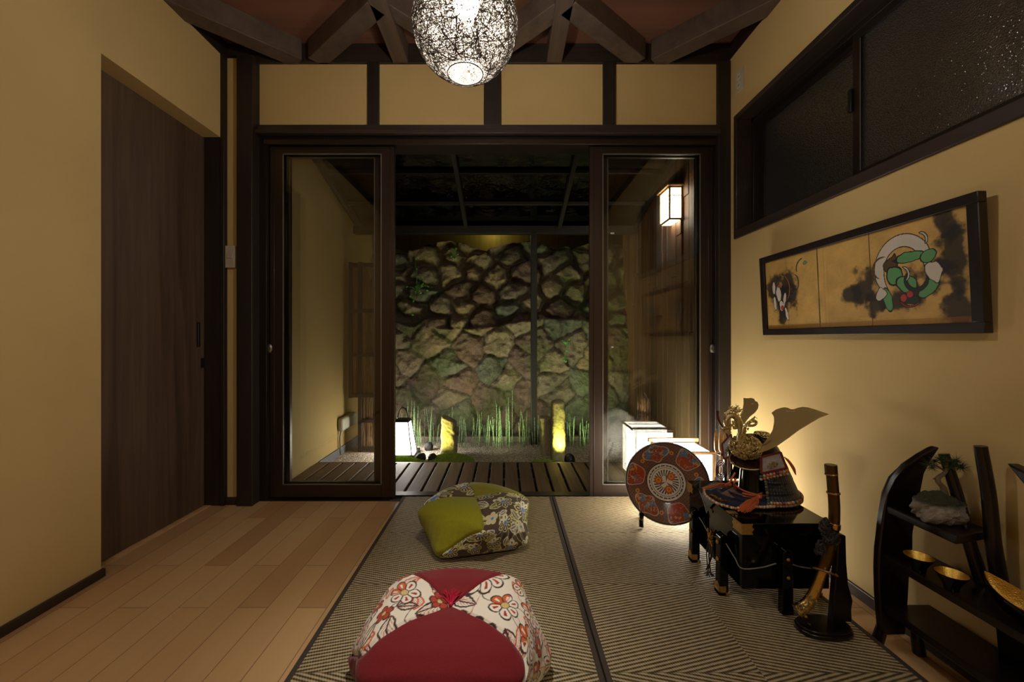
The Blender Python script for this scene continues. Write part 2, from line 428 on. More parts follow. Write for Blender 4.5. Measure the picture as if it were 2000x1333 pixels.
# roof timbers
def rafter(a, b, w=0.09, mat='beam', z0=2.537, z1=2.655):
    z = (z0+z1)/2
    ntrim[0] += 1
    return struct(MB().beam((a[0], a[1], z), (b[0], b[1], z), w, z1-z0).build('trim_%d' % ntrim[0], MAT[mat], bevel=0.004))
rafter((-0.605, 2.372), (-0.605, YREAR), 0.088, 'beamY')
rafter((0.282, 2.372), (0.282, YREAR), 0.088, 'beamY')
rafter((-1.09, 2.365), (-0.62, 1.975), 0.10)
rafter((-0.24, 2.365), (-0.60, 2.00), 0.085, z0=2.56)
rafter((0.765, 2.365), (0.30, 1.975), 0.10)
rafter((-0.10, 2.365), (0.27, 1.99), 0.10, z0=2.545)
rafter((-1.195, 2.372), (-1.66, 1.93), 0.105, z0=2.535)
rafter((0.866, 2.372), (1.35, 1.90), 0.105, z0=2.535)
# a second bay of bracing beyond the photo's top edge
for sy in (-1.4, 0.2):
    rafter((-0.605, sy), (-1.66, sy+1.1), 0.09); rafter((0.282, sy), (1.35, sy+1.1), 0.09); rafter((-0.605, sy+0.9), (0.282, sy), 0.09)

# ------------------------------------------------------------------ high window in the right wall
def frosted():
    t = NT('frosted_night_glass'); v = t.pos()
    vo = t.node('ShaderNodeTexVoronoi'); t.put(vo.inputs['Vector'], v); vo.inputs['Scale'].default_value = 210
    nz = t.noise(v, 260, 2, 0.6)
    h = t.M('ADD', t.M('MULTIPLY', vo.outputs['Distance'], 0.7), t.M('MULTIPLY', nz, 0.8))
    nm = t.bump(h, 0.8, 0.0018)
    d = t.node('ShaderNodeBsdfDiffuse'); d.inputs[0].default_value = srgb(40, 42, 44)
    g = t.node('ShaderNodeBsdfGlossy'); g.inputs['Roughness'].default_value = 0.09; t.put(g.inputs['Normal'], nm)
    mx = t.node('ShaderNodeMixShader'); mx.inputs[0].default_value = 0.28
    t.t.links.new(d.outputs[0], mx.inputs[1]); t.t.links.new(g.outputs[0], mx.inputs[2]); t.t.links.new(mx.outputs[0], t.out.inputs[0]); return t.m
MAT['frost'] = frosted()
w = thing('window_1', 'high window of two frosted sliding panes in a dark timber casing', 'window', (XR, 1.62, WZ0)); w['kind'] = 'structure'
m = MB(); ct = 0.028; pr = 0.012; dp = 0.10
m.box(XR-pr, XR+dp, WY0, WY1, WZ0, WZ0+0.045).box(XR-pr, XR+dp, WY0, WY1, WZ1-ct, WZ1)
m.box(XR-pr, XR+dp, WY1-ct, WY1, WZ0+0.045, WZ1-ct).box(XR-pr, XR+dp, WY0, WY0+ct, WZ0+0.045, WZ1-ct)
m.build('window_casing', MAT['darkY'], w, bevel=0.003)
def sash(x0, x1, y0, y1, z0, z1, st, name, win, mt='alu_dark', bottom=None):
    b = bottom or st
    f = MB().box(x0, x1, y0, y0+st, z0, z1).box(x0, x1, y1-st, y1, z0, z1).box(x0, x1, y0+st, y1-st, z0, z0+b).box(x0, x1, y0+st, y1-st, z1-st, z1)
    return f.build(name, MAT[mt], win, bevel=0.0015)
xo = XR+0.10
# outer fixed frame
m = MB(); m.box(xo-0.03, xo+0.05, WY1-ct-0.022, WY1-ct, WZ0+.045, WZ1-ct).box(xo-0.03, xo+0.05, WY0+ct, WY0+ct+0.022, WZ0+.045, WZ1-ct)
m.box(xo-0.03, xo+0.05, WY0, WY1, WZ0+.045, WZ0+.075).box(xo-0.03, xo+0.05, WY0, WY1, WZ1-ct-.025, WZ1-ct)
m.build('window_frame', MAT['alu_dark'], w, bevel=0.002)
s1 = sash(xo+0.012, xo+0.034, 1.58, WY1-ct-0.02, WZ0+.07, WZ1-ct-.022, 0.030, 'sash', w)
MB().box(xo+0.020, xo+0.025, 1.60, 2.23, WZ0+.09, WZ1-ct-.04).build('pane', MAT['frost'], s1)
s2 = sash(xo-0.024, xo+0.002, WY0+ct+0.02, 1.615, WZ0+.062, WZ1-ct-.018, 0.034, 'sash', w)
MB().box(xo-0.014, xo-0.009, 1.0, 1.59, WZ0+.09, WZ1-ct-.04).build('pane', MAT['frost'], s2)
MB().box(xo-0.036, xo-0.022, 1.608, 1.626, 1.84, 1.93).build('window_latch', MAT['iron'], s2, bevel=0.002)
MB().box(xo-0.0245, xo-0.0235, 1.5785, 1.5815, WZ0+.095, WZ1-ct-.055).build('gasket', MAT['gasket'], s2)
# night outside the window: a neighbouring dark eave
# ------------------------------------------------------------------ glass doors to the garden
ZH = 2.076
def sframe(name, mbf, mat, parent): return mbf.build(name, MAT[mat], parent, bevel=0.002)
g = thing('door_2', 'bronze aluminium outer frame of the garden sliding doors', 'door frame', (-0.08, 2.43, 0)); g['kind'] = 'structure'
m = MB(); m.box(-1.425, 1.225, 2.375, 2.52, ZH, 2.118)
m.box(-1.425, -1.385, 2.375, 2.52, 0, ZH).box(1.218, 1.232, 2.375, 2.52, 0, ZH)
m.build('head_and_jambs', MAT['alu_dark'], g, bevel=0.002)
MB().box(-1.425, 1.225, 2.378, 2.52, -0.04, 0.004).box(-1.425, 1.225, 2.437, 2.443, 0.004, 0.012).build('sill_track', MAT['alu_dark'], g, bevel=0.001)
MB().box(-1.40, 1.22, 2.366, 2.376, 2.068, 2.100).build('head_cover', MAT['alu'], g, bevel=0.003)
def leaf(n, x0, x1, y, so, si, label, latch=None):
    # so / si: widths of the stile on the x0 side / x1 side
    d = thing('door_%d' % n, label, 'sliding door', ((x0+x1)/2, y, 0.012)); d['kind'] = 'structure'
    t = 0.030; z0, z1 = 0.012, ZH-0.001; zr, zq = 0.086, 2.030
    m = MB(); m.box(x0, x0+so, y, y+t, z0, z1).box(x1-si, x1, y, y+t, z0, z1)
    m.box(x0+so, x1-si, y+0.002, y+t-0.002, z0, zr).box(x0+so, x1-si, y+0.002, y+t-0.002, zq, z1)
    m.box(x0+so*0.30, x0+so*0.36, y-0.003, y, z0, z1).box(x1-si*0.36, x1-si*0.30, y-0.003, y, z0, z1)
    m.build('door_frame', MAT['alu'], d, bevel=0.0015)
    q = MB(); e = 0.005
    q.box(x0+so-0.001, x0+so+e, y-0.002, y+0.003, zr, zq).box(x1-si-e, x1-si+0.001, y-0.002, y+0.003, zr, zq)
    q.box(x0+so, x1-si, y-0.002, y+0.003, zr, zr+e).box(x0+so, x1-si, y-0.002, y+0.003, zq-e, zq)
    q.build('glazing_bead', MAT['gasket'], d)
    MB().box(x0+so-0.004, x1-si+0.004, y+0.0125, y+0.0165, zr-0.004, zq+0.004).build('glass_pane', MAT['glass'], d)
    if latch:
        lx = latch
        k = MB(); k.box(lx-0.009, lx+0.009, y-0.004, y, 0.86, 0.93)
        k.lathe([(0.008, 0), (0.008, 0.006), (0.004, 0.010)], (lx, y-0.004, 0.895), 16, (0, -1, 0))
        k.build('crescent_latch', MAT['steel'], d, bevel=0.001)
    return d
leaf(3, -1.380, -0.651, 2.402, 0.075, 0.075, 'front glass sliding door leaf beside the dark corner post, bronze frame')
leaf(4, -1.345, -0.735, 2.448, 0.055, 0.045, 'rear glass sliding door leaf stacked behind the one by the corner post')
leaf(5, 0.495, 1.216, 2.402, 0.075, 0.072, 'front glass sliding door leaf behind the decorated plate, bronze frame', latch=None)
leaf(6, 0.565, 1.19, 2.448, 0.045, 0.05, 'rear glass sliding door leaf stacked behind the one behind the plate')
for dn, px, nm in ((bpy.data.objects['door_3'], 527, 'l'), (bpy.data.objects['door_5'], 1391, 'r')):
    c = P(px, 681, 2.398); k = MB(); k.lathe([(0.016, 0), (0.016, 0.004), (0.009, 0.009)], c, 20, (0, -1, 0), sy=1.6)
    k.build('finger_pull', MAT['steel'], dn)
c = P(1192, 678, 2.40); k = MB(); k.box(c.x-0.006, c.x+0.006, 2.394, 2.402, c.z-0.014, c.z+0.014); k.lathe([(0.007, 0), (0.003, 0.012)], (c.x+0.006, 2.394, c.z), 12, (1, -0.6, 0))
k.build('crescent_latch', MAT['steel'], bpy.data.objects['door_5'])
c = P(1197, 455, 2.40); MB().box(c.x-0.011, c.x+0.011, 2.411, 2.4125, c.z-0.005, c.z+0.005).build('sticker', MAT['white_plastic'], bpy.data.objects['door_5'])

# switch plates
o = thing('light_switch', 'ivory light switch plate on the narrow ochre strip beside the corner post', 'switch', (-1.555, 2.33, 1.40))
c = P(449, 502, 2.325)
MB().box(c.x-0.034, c.x+0.034, 2.318, 2.334, c.z-0.063, c.z+0.063).build('switch_plate', MAT['white_plastic'], o, bevel=0.003)
MB().box(c.x-0.012, c.x+0.020, 2.313, 2.318, c.z-0.010, c.z+0.014).build('rocker', plain('pink_grey_plastic', srgb(196, 176, 170), 0.3), o, bevel=0.002)
o = thing('outlet_plate', 'small ivory outlet plate high on the ochre wall above the window corner', 'outlet', (XR, 2.26, 2.42))
y0, y1 = 1.293*800/466.5, 1.293*800/452.5; zc = H+(660-160)*2.26/800
MB().box(XR-0.009, XR, y0, y1, zc-0.06, zc+0.06).build('plate', MAT['white_plastic'], o, bevel=0.002)
yc = (y0+y1)/2
for dz in (-0.024, 0.024):
    q = MB().box(XR-0.011, XR-0.009, yc-0.014, yc+0.014, zc+dz-0.016, zc+dz+0.016); s = q.build('socket', plain('socket_white', srgb(214, 206, 190), 0.3), o, bevel=0.001)
    MB().box(XR-0.0115, XR-0.0108, yc-0.006, yc-0.0035, zc+dz-0.008, zc+dz+0.008).box(XR-0.0115, XR-0.0108, yc+0.0035, yc+0.006, zc+dz-0.008, zc+dz+0.008).build('slot', MAT['iron'], s)

# ------------------------------------------------------------------ mats
MZ = 0.03
def matmat(x0, name):
    t = NT(name); g = t.node('ShaderNodeSeparateXYZ'); t.put(g.inputs[0], t.pos()); X, Y = g.outputs[0], g.outputs[1]
    cx = t.M('FLOOR', t.M('DIVIDE', t.M('SUBTRACT', X, x0), 0.4295)); cy = t.M('FLOOR', t.M('DIVIDE', t.M('SUBTRACT', Y, 1.123), 0.405))
    par = t.M('FLOORED_MODULO', t.M('ADD', cx, cy), 2.0)
    sg = t.M('SUBTRACT', t.M('MULTIPLY', par, 2.0), 1.0)
    ph = t.M('ADD', t.M('MULTIPLY', Y, 0.966), t.M('MULTIPLY', t.M('MULTIPLY', X, 0.259), sg))
    wv = t.M('SINE', t.M('MULTIPLY', ph, 2*PI/0.0128))
    rip = t.M('SINE', t.M('ADD', t.M('MULTIPLY', X, 2*PI/0.0075), t.M('MULTIPLY', Y, 300.0)))
    s = t.M('ADD', wv, t.M('MULTIPLY', rip, 0.30))
    nz = t.noise(t.pos((60, 60, 60)), 1, 3)
    s = t.M('ADD', s, t.M('MULTIPLY', t.M('SUBTRACT', nz, 0.5), 1.2))
    f = t.M('MULTIPLY_ADD', s, 0.55, 0.52, clamp=True)
    col = t.mix(f, srgb(56, 46, 34), srgb(184, 163, 124))
    seam = t.M('LESS_THAN', t.M('ABSOLUTE', t.M('SUBTRACT', t.M('FLOORED_MODULO', t.M('SUBTRACT', Y, 1.123), 0.405), 0.002)), 0.002)
    col = t.mix(t.M('MULTIPLY', seam, 0.5), col, srgb(50, 42, 30))
    return t.bsdf(col, 0.7, 0, t.bump(s, 0.5, 0.0012), Specular_IOR_Level=0.3)
MAT['heri'] = plain('dark_cloth_border', srgb(62, 50, 40), 0.8, 0, 0.1, 300, 0.3)
for x0, x1, lab in ((-0.592, 0.268, 'woven rush tatami mat carrying the two poufs, dark cloth border'), (0.272, 1.132, 'woven rush tatami mat under the lacquered chest and plate, dark cloth border')):
    r = thing('tatami_mat', lab, 'tatami mat', ((x0+x1)/2, 1.45, 0.0), 'tatami mats side by side')
    ya, yb = 0.52, 2.372
    MB().box(x0+0.014, x1-0.014, ya, yb, 0.001, MZ).build('woven_mat', matmat(x0, 'rush_weave'), r, bevel=0.003)
    MB().box(x0, x0+0.016, ya, yb, 0.001, MZ+0.0012).build('cloth_border', MAT['heri'], r, bevel=0.002)
    MB().box(x1-0.016, x1, ya, yb, 0.001, MZ+0.0012).build('cloth_border', MAT['heri'], r, bevel=0.002)
# ================================================================== COURTYARD GARDEN
GZ = -0.10
def gravel():
    t = NT('pale_gravel'); v = t.pos()
    vo = t.node('ShaderNodeTexVoronoi'); t.put(vo.inputs['Vector'], v); vo.inputs['Scale'].default_value = 95
    hsv = t.node('ShaderNodeSeparateColor'); t.put(hsv.inputs[0], vo.outputs['Color'])
    col = t.ramp(hsv.outputs[0], [(0, srgb(150, 130, 116)), (0.5, srgb(206, 186, 168)), (1, srgb(240, 228, 214))])
    col = t.mix(t.M('MULTIPLY', vo.outputs['Distance'], 0.5, clamp=True), col, srgb(70, 60, 52))
    return t.bsdf(col, 0.8, 0, t.bump(t.M('MULTIPLY', vo.outputs['Distance'], -1.0), 0.9, 0.008))
n, mm = 90, 260
gx = np.linspace(-1.47, 1.30, mm); gy = np.linspace(3.2, 4.32, n)
GX, GY = np.meshgrid(gx, gy); GZZ = GZ+0.018*(fbm(GX*3, GY*3, 3, 3)-0.5)+0.006*vnoise(GX*80, GY*80, 5)
tag(gridmesh('gravel', np.stack([GX, GY, GZZ], -1), None, gravel()), 'pale gravel bed of the garden between deck and stone wall', 'gravel', kind='stuff')
struct(MB().box(-1.6, 1.5, 2.52, 6.0, -0.40, -0.14).build('ground', plain('dark_earth', srgb(38, 32, 26), 0.9)))
# deck
MAT['deck'] = wood('weathered_deck_board', srgb(70, 52, 40), srgb(136, 108, 86), 'Y', 0.6, 0.8, 0.3, 0.3)
m = MB(); x = -1.478; pitch = 0.1055
while x < 1.29:
    m.box(x, min(x+0.089, 1.295), 2.535, 3.215, -0.062, -0.030); x += pitch
struct(m.build('deck', MAT['deck'], bevel=0.003))
m = MB()
for y in (2.62, 2.9, 3.15): m.box(-1.47, 1.29, y, y+0.05, -0.139, -0.062)
m.box(-1.478, 1.295, 3.216, 3.235, -0.14, -0.033)
ntrim[0] += 1; struct(m.build('trim_%d' % ntrim[0], MAT['darkX']))
# side walls of the court
struct(MB().box(-1.62, -1.48, 2.52, 4.60, -0.14, 2.62).build('wall_garden_left', MAT['plaster_out']))
ntrim[0] += 1; struct(MB().box(-1.48, -1.468, 3.24, 4.3, -0.12, -0.03).build('trim_%d' % ntrim[0], plain('grey_footing', srgb(90, 92, 98), 0.7)))
# right wall clad with vertical boards
MAT['siding'] = wood('charred_cedar_siding', srgb(70, 48, 36), srgb(150, 108, 80), 'Z', 0.55, 0.7, 0.4)
m = MB(); y = 2.53; k = 0
while y < 4.5:
    wd = random.uniform(0.085, 0.12); brk = random.uniform(0.9, 2.2); of = random.uniform(0, 0.014)
    zz = [(-0.14, brk-0.004), (brk, 2.62)]
    for j, (a, b) in enumerate(zz): m.box(1.302-of-0.004*j, 1.34, y, y+wd-0.010, a, b)
    y += wd
struct(m.build('wall_garden_right', MAT['siding'], bevel=0.002))
struct(MB().box(1.335, 1.46, 2.50, 4.6, -0.14, 2.62).build('wall_garden_side', MAT['dark']))
# retaining wall of stones: real relief
def stone_field(X, Z, pts, sx=1.0, sz=1.0):
    d = (X[..., None]-pts[:, 0])**2*sx+(Z[..., None]-pts[:, 1])**2*sz
    d = np.sqrt(d); i = np.argsort(d, axis=-1)[..., :2]
    d1 = np.take_along_axis(d, i[..., :1], -1)[..., 0]; d2 = np.take_along_axis(d, i[..., 1:2], -1)[..., 0]
    return d1, d2, i[..., 0]
x = np.arange(-1.75, 1.65, 0.0125); z = np.arange(-0.14, 2.35, 0.0125)
X, Z = np.meshgrid(x, z)
Xw = X+0.05*(fbm(X*6, Z*6, 3, 11)-0.5)*2.2; Zw = Z+0.11*(fbm(X*6, Z*6, 3, 17)-0.5)
r2 = np.random.default_rng(5)
def lattice(dx, dz, jit, x0, x1, z0, z1, r):
    out = []; row = 0; zz = z0
    while zz < z1:
        xx = x0+(dx/2 if row % 2 else 0)
        while xx < x1:
            out.append((xx+r.uniform(-jit, jit)*dx, zz+r.uniform(-jit, jit)*dz)); xx += dx
        zz += dz; row += 1
    return np.array(out)
pl = lattice(0.40, 0.20, 0.26, -2, 1.9, -0.3, 1.4, r2)
pu = lattice(0.33, 0.19, 0.36, -2, 1.9, 0.9, 2.7, r2)
l1, l2, li = stone_field(Xw, Zw, pl); u1, u2, ui = stone_field(Xw, Zw, pu, 0.8, 1.3)
edge = 1.10+0.05*np.sin(X*3)+0.04*(fbm(X*5, Z*0, 2, 3)-0.5)
up = sstep(-0.012, 0.012, Z-edge)
n1 = fbm(X*9, Z*9, 5, 21); n2 = fbm(X*30, Z*30, 4, 33); n3 = fbm(X*3, Z*3, 3, 44)
tilt = r2.uniform(-1, 1, (len(pl)+len(pu), 2))
gl = l2-l1; gu = u2-u1
tl = tilt[li]; tu = tilt[ui+len(pl)]
hl = 0.040*sstep(0.0, 0.05, gl)+0.02*(1-np.exp(-gl*9))+(Xw-pl[li, 0])*tl[..., 0]*0.09+(Zw-pl[li, 1])*tl[..., 1]*0.09+0.085*(n1-0.5)+0.04*(n2-0.5)
hl = np.where(gl < 0.03, hl*0.6+0.012, hl)
hu = 0.13*sstep(0.0, 0.10, gu)+0.04*(1-np.exp(-gu*7))+(Xw-pu[ui, 0])*tu[..., 0]*0.13+(Zw-pu[ui, 1])*tu[..., 1]*0.13+0.09*(n1-0.5)+0.022*(n2-0.5)
Yw = (4.37+0.02*Z-hl)*(1-up)+(4.55+0.14*(Z-1.1)-hu-0.02)*up
rc = r2.random(len(pl)+len(pu))
pal = np.array([srgb(112, 100, 84)[:3], srgb(126, 108, 84)[:3], srgb(104, 84, 72)[:3], srgb(92, 94, 78)[:3], srgb(132, 118, 92)[:3], srgb(96, 76, 66)[:3]])
cl = pal[(rc[li]*5.99).astype(int)]; cu = pal[(rc[ui+len(pl)]*5.99).astype(int)]
C = cl*(1-up[..., None])+cu*0.92*up[..., None]
C = np.minimum(C*1.35, 1)*(0.55+0.9*n2)[..., None]
joint = (1-up)*(1-sstep(0.0, 0.03, gl)); C = lerp(C, srgb(120, 108, 86)[:3], joint*0.6); crack = (1-up)*(1-sstep(0.0, 0.010+0.012*n1, gl)); C = lerp(C, srgb(26, 22, 18)[:3], crack*0.9)
moss = sstep(0.52, 0.68, n3)*0.6; C = lerp(C, srgb(84, 96, 48)[:3], moss)
tmat = NT('field_stone'); a = tmat.node('ShaderNodeAttribute', attribute_name='Col')
v = tmat.pos(); nb = tmat.noise(v, 45, 5, 0.7); nc = tmat.noise(v, 14, 4, 0.6)
colr = tmat.mix(tmat.M('MULTIPLY', nb, 0.6), a.outputs['Color'], tmat.mix(0.5, a.outputs['Color'], (0.02, 0.02, 0.015, 1)))
stone_mat = tmat.bsdf(colr, 0.72, 0, tmat.bump(tmat.M('ADD', nb, nc), 1.0, 0.02))
V = np.stack([X, Yw, Z], -1)
# the upper course ends in an uneven top
top = 1.97+0.05*np.sin(X*7)+0.06*(fbm(X*6, Z*0, 2, 9)-0.5)
over = Z > top
V[..., 1] = np.where(over, Yw+(Z-top)*0.9, V[..., 1]); V[..., 2] = np.where(over, top+(Z-top)*0.12, V[..., 2])
struct(gridmesh('wall_garden_back', V, C, stone_mat, origin=(0, 4.4, 0)))
struct(MB().box(-2.2, 2.2, 5.15, 5.22, -0.1, 3.3).build('wall_beyond', wood('beyond_boards', srgb(120, 92, 46), srgb(150, 118, 60), 'Z', 0.8)))
lamp('neighbour_light', 'POINT', (-0.15, 4.97, 2.28), 1.5, (0.9, 0.95, 0.3), 0.05)
# post and canopy
MAT['canopy'] = plain('dark_canopy_aluminium', srgb(30, 26, 25), 0.5, 0.2)
trim(MB().box((1037-987)*3.98/800, (1049-987)*3.98/800, 3.98, 4.04, -0.12, 1.98), MAT['canopy'])
trim(MB().box(-1.48, 1.33, 3.98, 4.05, 1.965, 2.04), MAT['canopy'])
def roofZ(y): return 2.045+(4.05-y)*0.29
def rb(x0, y0, x1, y1, w=0.035, h=0.05):
    return MB().beam((x0, y0, roofZ(y0)-h/2), (x1, y1, roofZ(y1)-h/2), w, h)
for xx in (-1.42, -0.384, 0.528, 1.26): trim(rb(xx, 2.56, xx, 4.02), MAT['canopy'])
for yy in (2.80, 3.247, 3.65): trim(rb(-1.46, yy, 1.31, yy, 0.03, 0.03), MAT['canopy'])
m = MB(); m.beam((-0.09, 2.54, roofZ(2.54)+0.004), (-0.09, 4.15, roofZ(4.15)+0.004), 2.78, 0.006)
ntrim[0] += 1; struct(m.build('trim_%d' % ntrim[0], MAT['roofglass']))
trim(MB().box(-1.6, 1.46, 2.52, 2.56, 2.118, 2.70), MAT['darkX'])
# brushwood fence panel beside the left garden wall
f = thing('brushwood_fence', 'dark framed brushwood screen standing on the gravel by the garden wall', 'fence', (-1.2, 3.74, GZ))
fx0, fx1, fy = -1.34, -1.03, 3.74
m = MB()
m.box(fx0, fx0+0.035, fy-0.02, fy+0.02, GZ+0.01, 1.64).box(fx1-0.035, fx1, fy-0.02, fy+0.02, GZ+0.01, 1.64)
for zz in (-0.06, 0.19, 0.42, 0.79, 1.19, 1.61): m.box(fx0, fx1, fy-0.022, fy+0.022, zz-0.014, zz+0.02)
m.box(-1.425, -1.395, fy-0.02, fy+0.02, 0.40, 1.64)
for zz in (0.42, 0.79, 1.19, 1.61): m.box(-1.40, fx0, fy-0.022, fy+0.022, zz-0.014, zz+0.02)
m.build('fence_frame', MAT['dark'], f, bevel=0.002)
m = MB()
for i in range(95):
    xx = random.uniform(fx0+0.035, fx1-0.04); zz = -0.05
    while zz < 1.58:
        l = random.uniform(0.2, 0.5); z2 = min(1.6, zz+l); yy = fy+random.uniform(-0.012, 0.012)
        m.tube([(xx, yy, zz), (xx+random.uniform(-.008, .008), yy+random.uniform(-.004, .004), (zz+z2)/2), (xx+random.uniform(-.006, .006), yy, z2)], 0.0022, 4)
        zz = z2
for i in range(24):
    xx = random.uniform(-1.39, fx0); zz = 0.44
    while zz < 1.58:
        z2 = min(1.6, zz+random.uniform(0.2, 0.5)); yy = fy+random.uniform(-0.012, 0.012); m.tube([(xx, yy, zz), (xx+random.uniform(-.008, .008), yy, z2)], 0.0022, 4); zz = z2
m.build('brushwood', plain('dry_twigs', srgb(120, 92, 62), 0.7, 0, 0.4, 60), f)
# conduit cover on the left garden wall
o = thing('hose_reel', 'grey rounded hose housing on the ochre garden wall', 'hose housing', (-1.45, 3.7, 0.1))
MB().box(-1.479, -1.425, 3.60, 3.95, 0.12, 0.24).build('housing', plain('grey_plastic', srgb(150, 146, 132), 0.5), o, bevel=0.024, seg=5)
MB().tube(bez([(-1.455, 3.64, 0.13), (-1.462, 3.62, 0.06), (-1.462, 3.64, -0.09)], 10), 0.008, 8).build('pipe', MAT['gasket'], o, smooth=True)
# wall lantern with a wooden grid on the siding
c0 = (1.196, 2.99); zb0, zt0 = 1.815, 2.06
o = thing('wall_lantern', 'lit wooden lattice lantern mounted on the dark board siding', 'wall light', (1.30, 3.08, zb0))
x0, x1, y0, y1 = 1.196, 1.296, 2.99, 3.18
m = MB()
for (a, b) in ((x0, y0), (x1-0.012, y0), (x0, y1-0.012), (x1-0.012, y1-0.012)): m.box(a, a+0.012, b, b+0.012, zb0, zt0)
for zz in (zb0, zt0-0.012): m.box(x0, x1, y0, y0+0.012, zz, zz+0.012); m.box(x0, x1, y1-0.012, y1, zz, zz+0.012); m.box(x0, x0+0.012, y0, y1, zz, zz+0.012)
m.build('frame', MAT['lightwood'], o, bevel=0.001)
m = MB(); m.box(x0-0.018, x1, y0-0.018, y1+0.018, zt0, zt0+0.014); m.build('lantern_cap', MAT['lightwood'], o, bevel=0.003)
m = MB()
for i in range(1, 7): xx = x0+0.012+i*(x1-x0-0.024)/7; m.box(xx-0.0012, xx+0.0012, y0+0.002, y0+0.006, zb0+0.012, zt0-0.012)
m.box(x0+0.01, x1-0.01, y0+0.001, y0+0.005, zt0-0.07, zt0-0.066); m.box(x0+0.001, x0+0.005, y0, y1, zt0-0.07, zt0-0.066)
for i in range(1, 5): yy = y0+0.012+i*(y1-y0-0.024)/5; m.box(x0+0.002, x0+0.006, yy-0.0012, yy+0.0012, zb0+0.012, zt0-0.012)
m.build('lattice', MAT['lightwood'], o)
MB().box(x0+0.008, x1-0.006, y0+0.008, y1-0.008, zb0+0.006, zt0-0.003).build('paper_shade', emit('lantern_paper_glow', (1.0, 0.88, 0.70, 1), 15.0), o)
# square iron lantern on the gravel
c = Vector((-0.915, 3.66, GZ+0.012))
o = thing('garden_lantern', 'glowing white tapered lantern with black iron frame and loop handle by the deck', 'lantern', c)
def frus(m, hb, ht, z0, z1, cx=c.x, cy=c.y):
    vs = [(cx+i*hb, cy+j*hb, z0) for i, j in ((-1, -1), (1, -1), (1, 1), (-1, 1))]+[(cx+i*ht, cy+j*ht, z1) for i, j in ((-1, -1), (1, -1), (1, 1), (-1, 1))]
    m.add(vs, [(3, 2, 1, 0), (4, 5, 6, 7), (0, 1, 5, 4), (1, 2, 6, 5), (2, 3, 7, 6), (3, 0, 4, 7)])
z0 = c.z+0.022; z1 = z0+0.27
m = MB(); frus(m, 0.097, 0.058, z0, z1); m.build('white_shade', emit('lantern_glow', (1.0, 0.93, 0.84, 1), 30.0), o)
m = MB(); frus(m, 0.128, 0.128, c.z, c.z+0.022); m.build('lantern_base', MAT['iron'], o, bevel=0.003)
m = MB(); frus(m, 0.066, 0.054, z1, z1+0.022)
for i, j in ((-1, -1), (1, -1), (1, 1), (-1, 1)): m.beam((c.x+i*0.098, c.y+j*0.098, z0), (c.x+i*0.059, c.y+j*0.059, z1), 0.009, 0.009)
m.build('iron_frame', MAT['iron'], o)
hp = [(c.x+0.045*math.cos(a), c.y, z1+0.022+0.10*math.sin(a)) for a in np.linspace(0, PI, 18)]
MB().tube(hp, 0.0035, 8).build('handle', MAT['iron'], o, smooth=True)
# standing stones
def standing(name, label, x0, x1, yb, yt, Y, seed, lean=0.0, mossy=0.6, slant=0.0, dpt=0.07):
    a = P(x0, yb, Y); b = P(x1, yb, Y); w = (b.x-a.x)/2; cx = (a.x+b.x)/2; ztop = H-(yt-660)*Y/800; zb = GZ-0.02
    nu, nv = 48, 70; th = np.linspace(0, 2*PI, nu+1); tv = np.linspace(0, 1, nv)
    TH, TV = np.meshgrid(th, tv)
    sq = (np.abs(np.cos(TH))**3.2+np.abs(np.sin(TH))**3.2)**(-1/3.2)
    cxn, cyn = np.cos(TH)*2, np.sin(TH)*2
    nn = fbm(cxn+TV*4+seed, cyn+TV*9, 4, seed)-0.5; n2 = fbm(cxn*6+seed, TV*30+cyn*6, 4, seed+5)-0.5
    prof = np.minimum(1, 1.0*np.sqrt(np.clip((1.0-TV)*22, 0, 1)))*(1.06-0.12*TV)
    r = sq*(1+0.22*nn+0.14*n2)*prof
    Xp = cx+np.cos(TH)*w*r+lean*TV; Yp = Y+np.sin(TH)*dpt*r
    zz = zb+(ztop-zb)*TV; zz = zz-slant*(Xp-cx)*TV*TV
    col = np.broadcast_to(np.array(srgb(150, 138, 104)[:3]), Xp.shape+(3,)).copy()
    col = col*(0.75+0.6*(n2+0.5))[..., None]; col = lerp(col, srgb(112, 124, 56)[:3], sstep(0.4, 0.7, nn+0.5)*mossy)
    r_ = gridmesh(name, np.stack([Xp, Yp, zz], -1), col, vcol('lit_stone', 0.75, 0, 0.6, 60, bd=0.006), origin=(cx, Y, zb))
    return tag(r_, label, 'standing stone', 'standing stones in the gravel')
standing('standing_stone', 'short lit standing stone in the moss beside the white lantern', 862, 892, 892, 815, 3.62, 3, slant=0.5)
standing('standing_stone', 'tall lit standing stone with a split edge, by the dark pebble', 1077, 1104, 898, 780, 3.52, 8, lean=-0.005)
standing('standing_stone', 'slimmer darker standing stone leaning on the tall lit one', 1058, 1083, 896, 812, 3.68, 14, lean=-0.03, mossy=0.2)
# black rocks and up-light fixtures
def rock(name, label, c, r, sc, seed, color, cat='rock', grp=None, n=28):
    th = np.linspace(0, 2*PI, n*2+1); ph = np.linspace(-PI/2, PI/2, n); TH, PH = np.meshgrid(th, ph)
    x, y, z = np.cos(PH)*np.cos(TH), np.cos(PH)*np.sin(TH), np.sin(PH)
    d = 1+0.35*(fbm(x*1.6+seed+5, y*1.6+z*2.1+7, 4, seed)-0.5)+0.10*(fbm(x*7+9, y*7+z*5+9, 3, seed+3)-0.5)
    V = np.stack([c[0]+x*d*r*sc[0], c[1]+y*d*r*sc[1], c[2]+z*d*r*sc[2]], -1)
    o = gridmesh(name, V, None, plain('rock_'+str(seed), color, 0.7, 0, 0.3, 25, 0.6), origin=(c[0], c[1], c[2]-r*sc[2]))
    return tag(o, label, cat, grp) if label else o
def px_on_ground(x, y): return PZ(x, y, GZ+0.01)
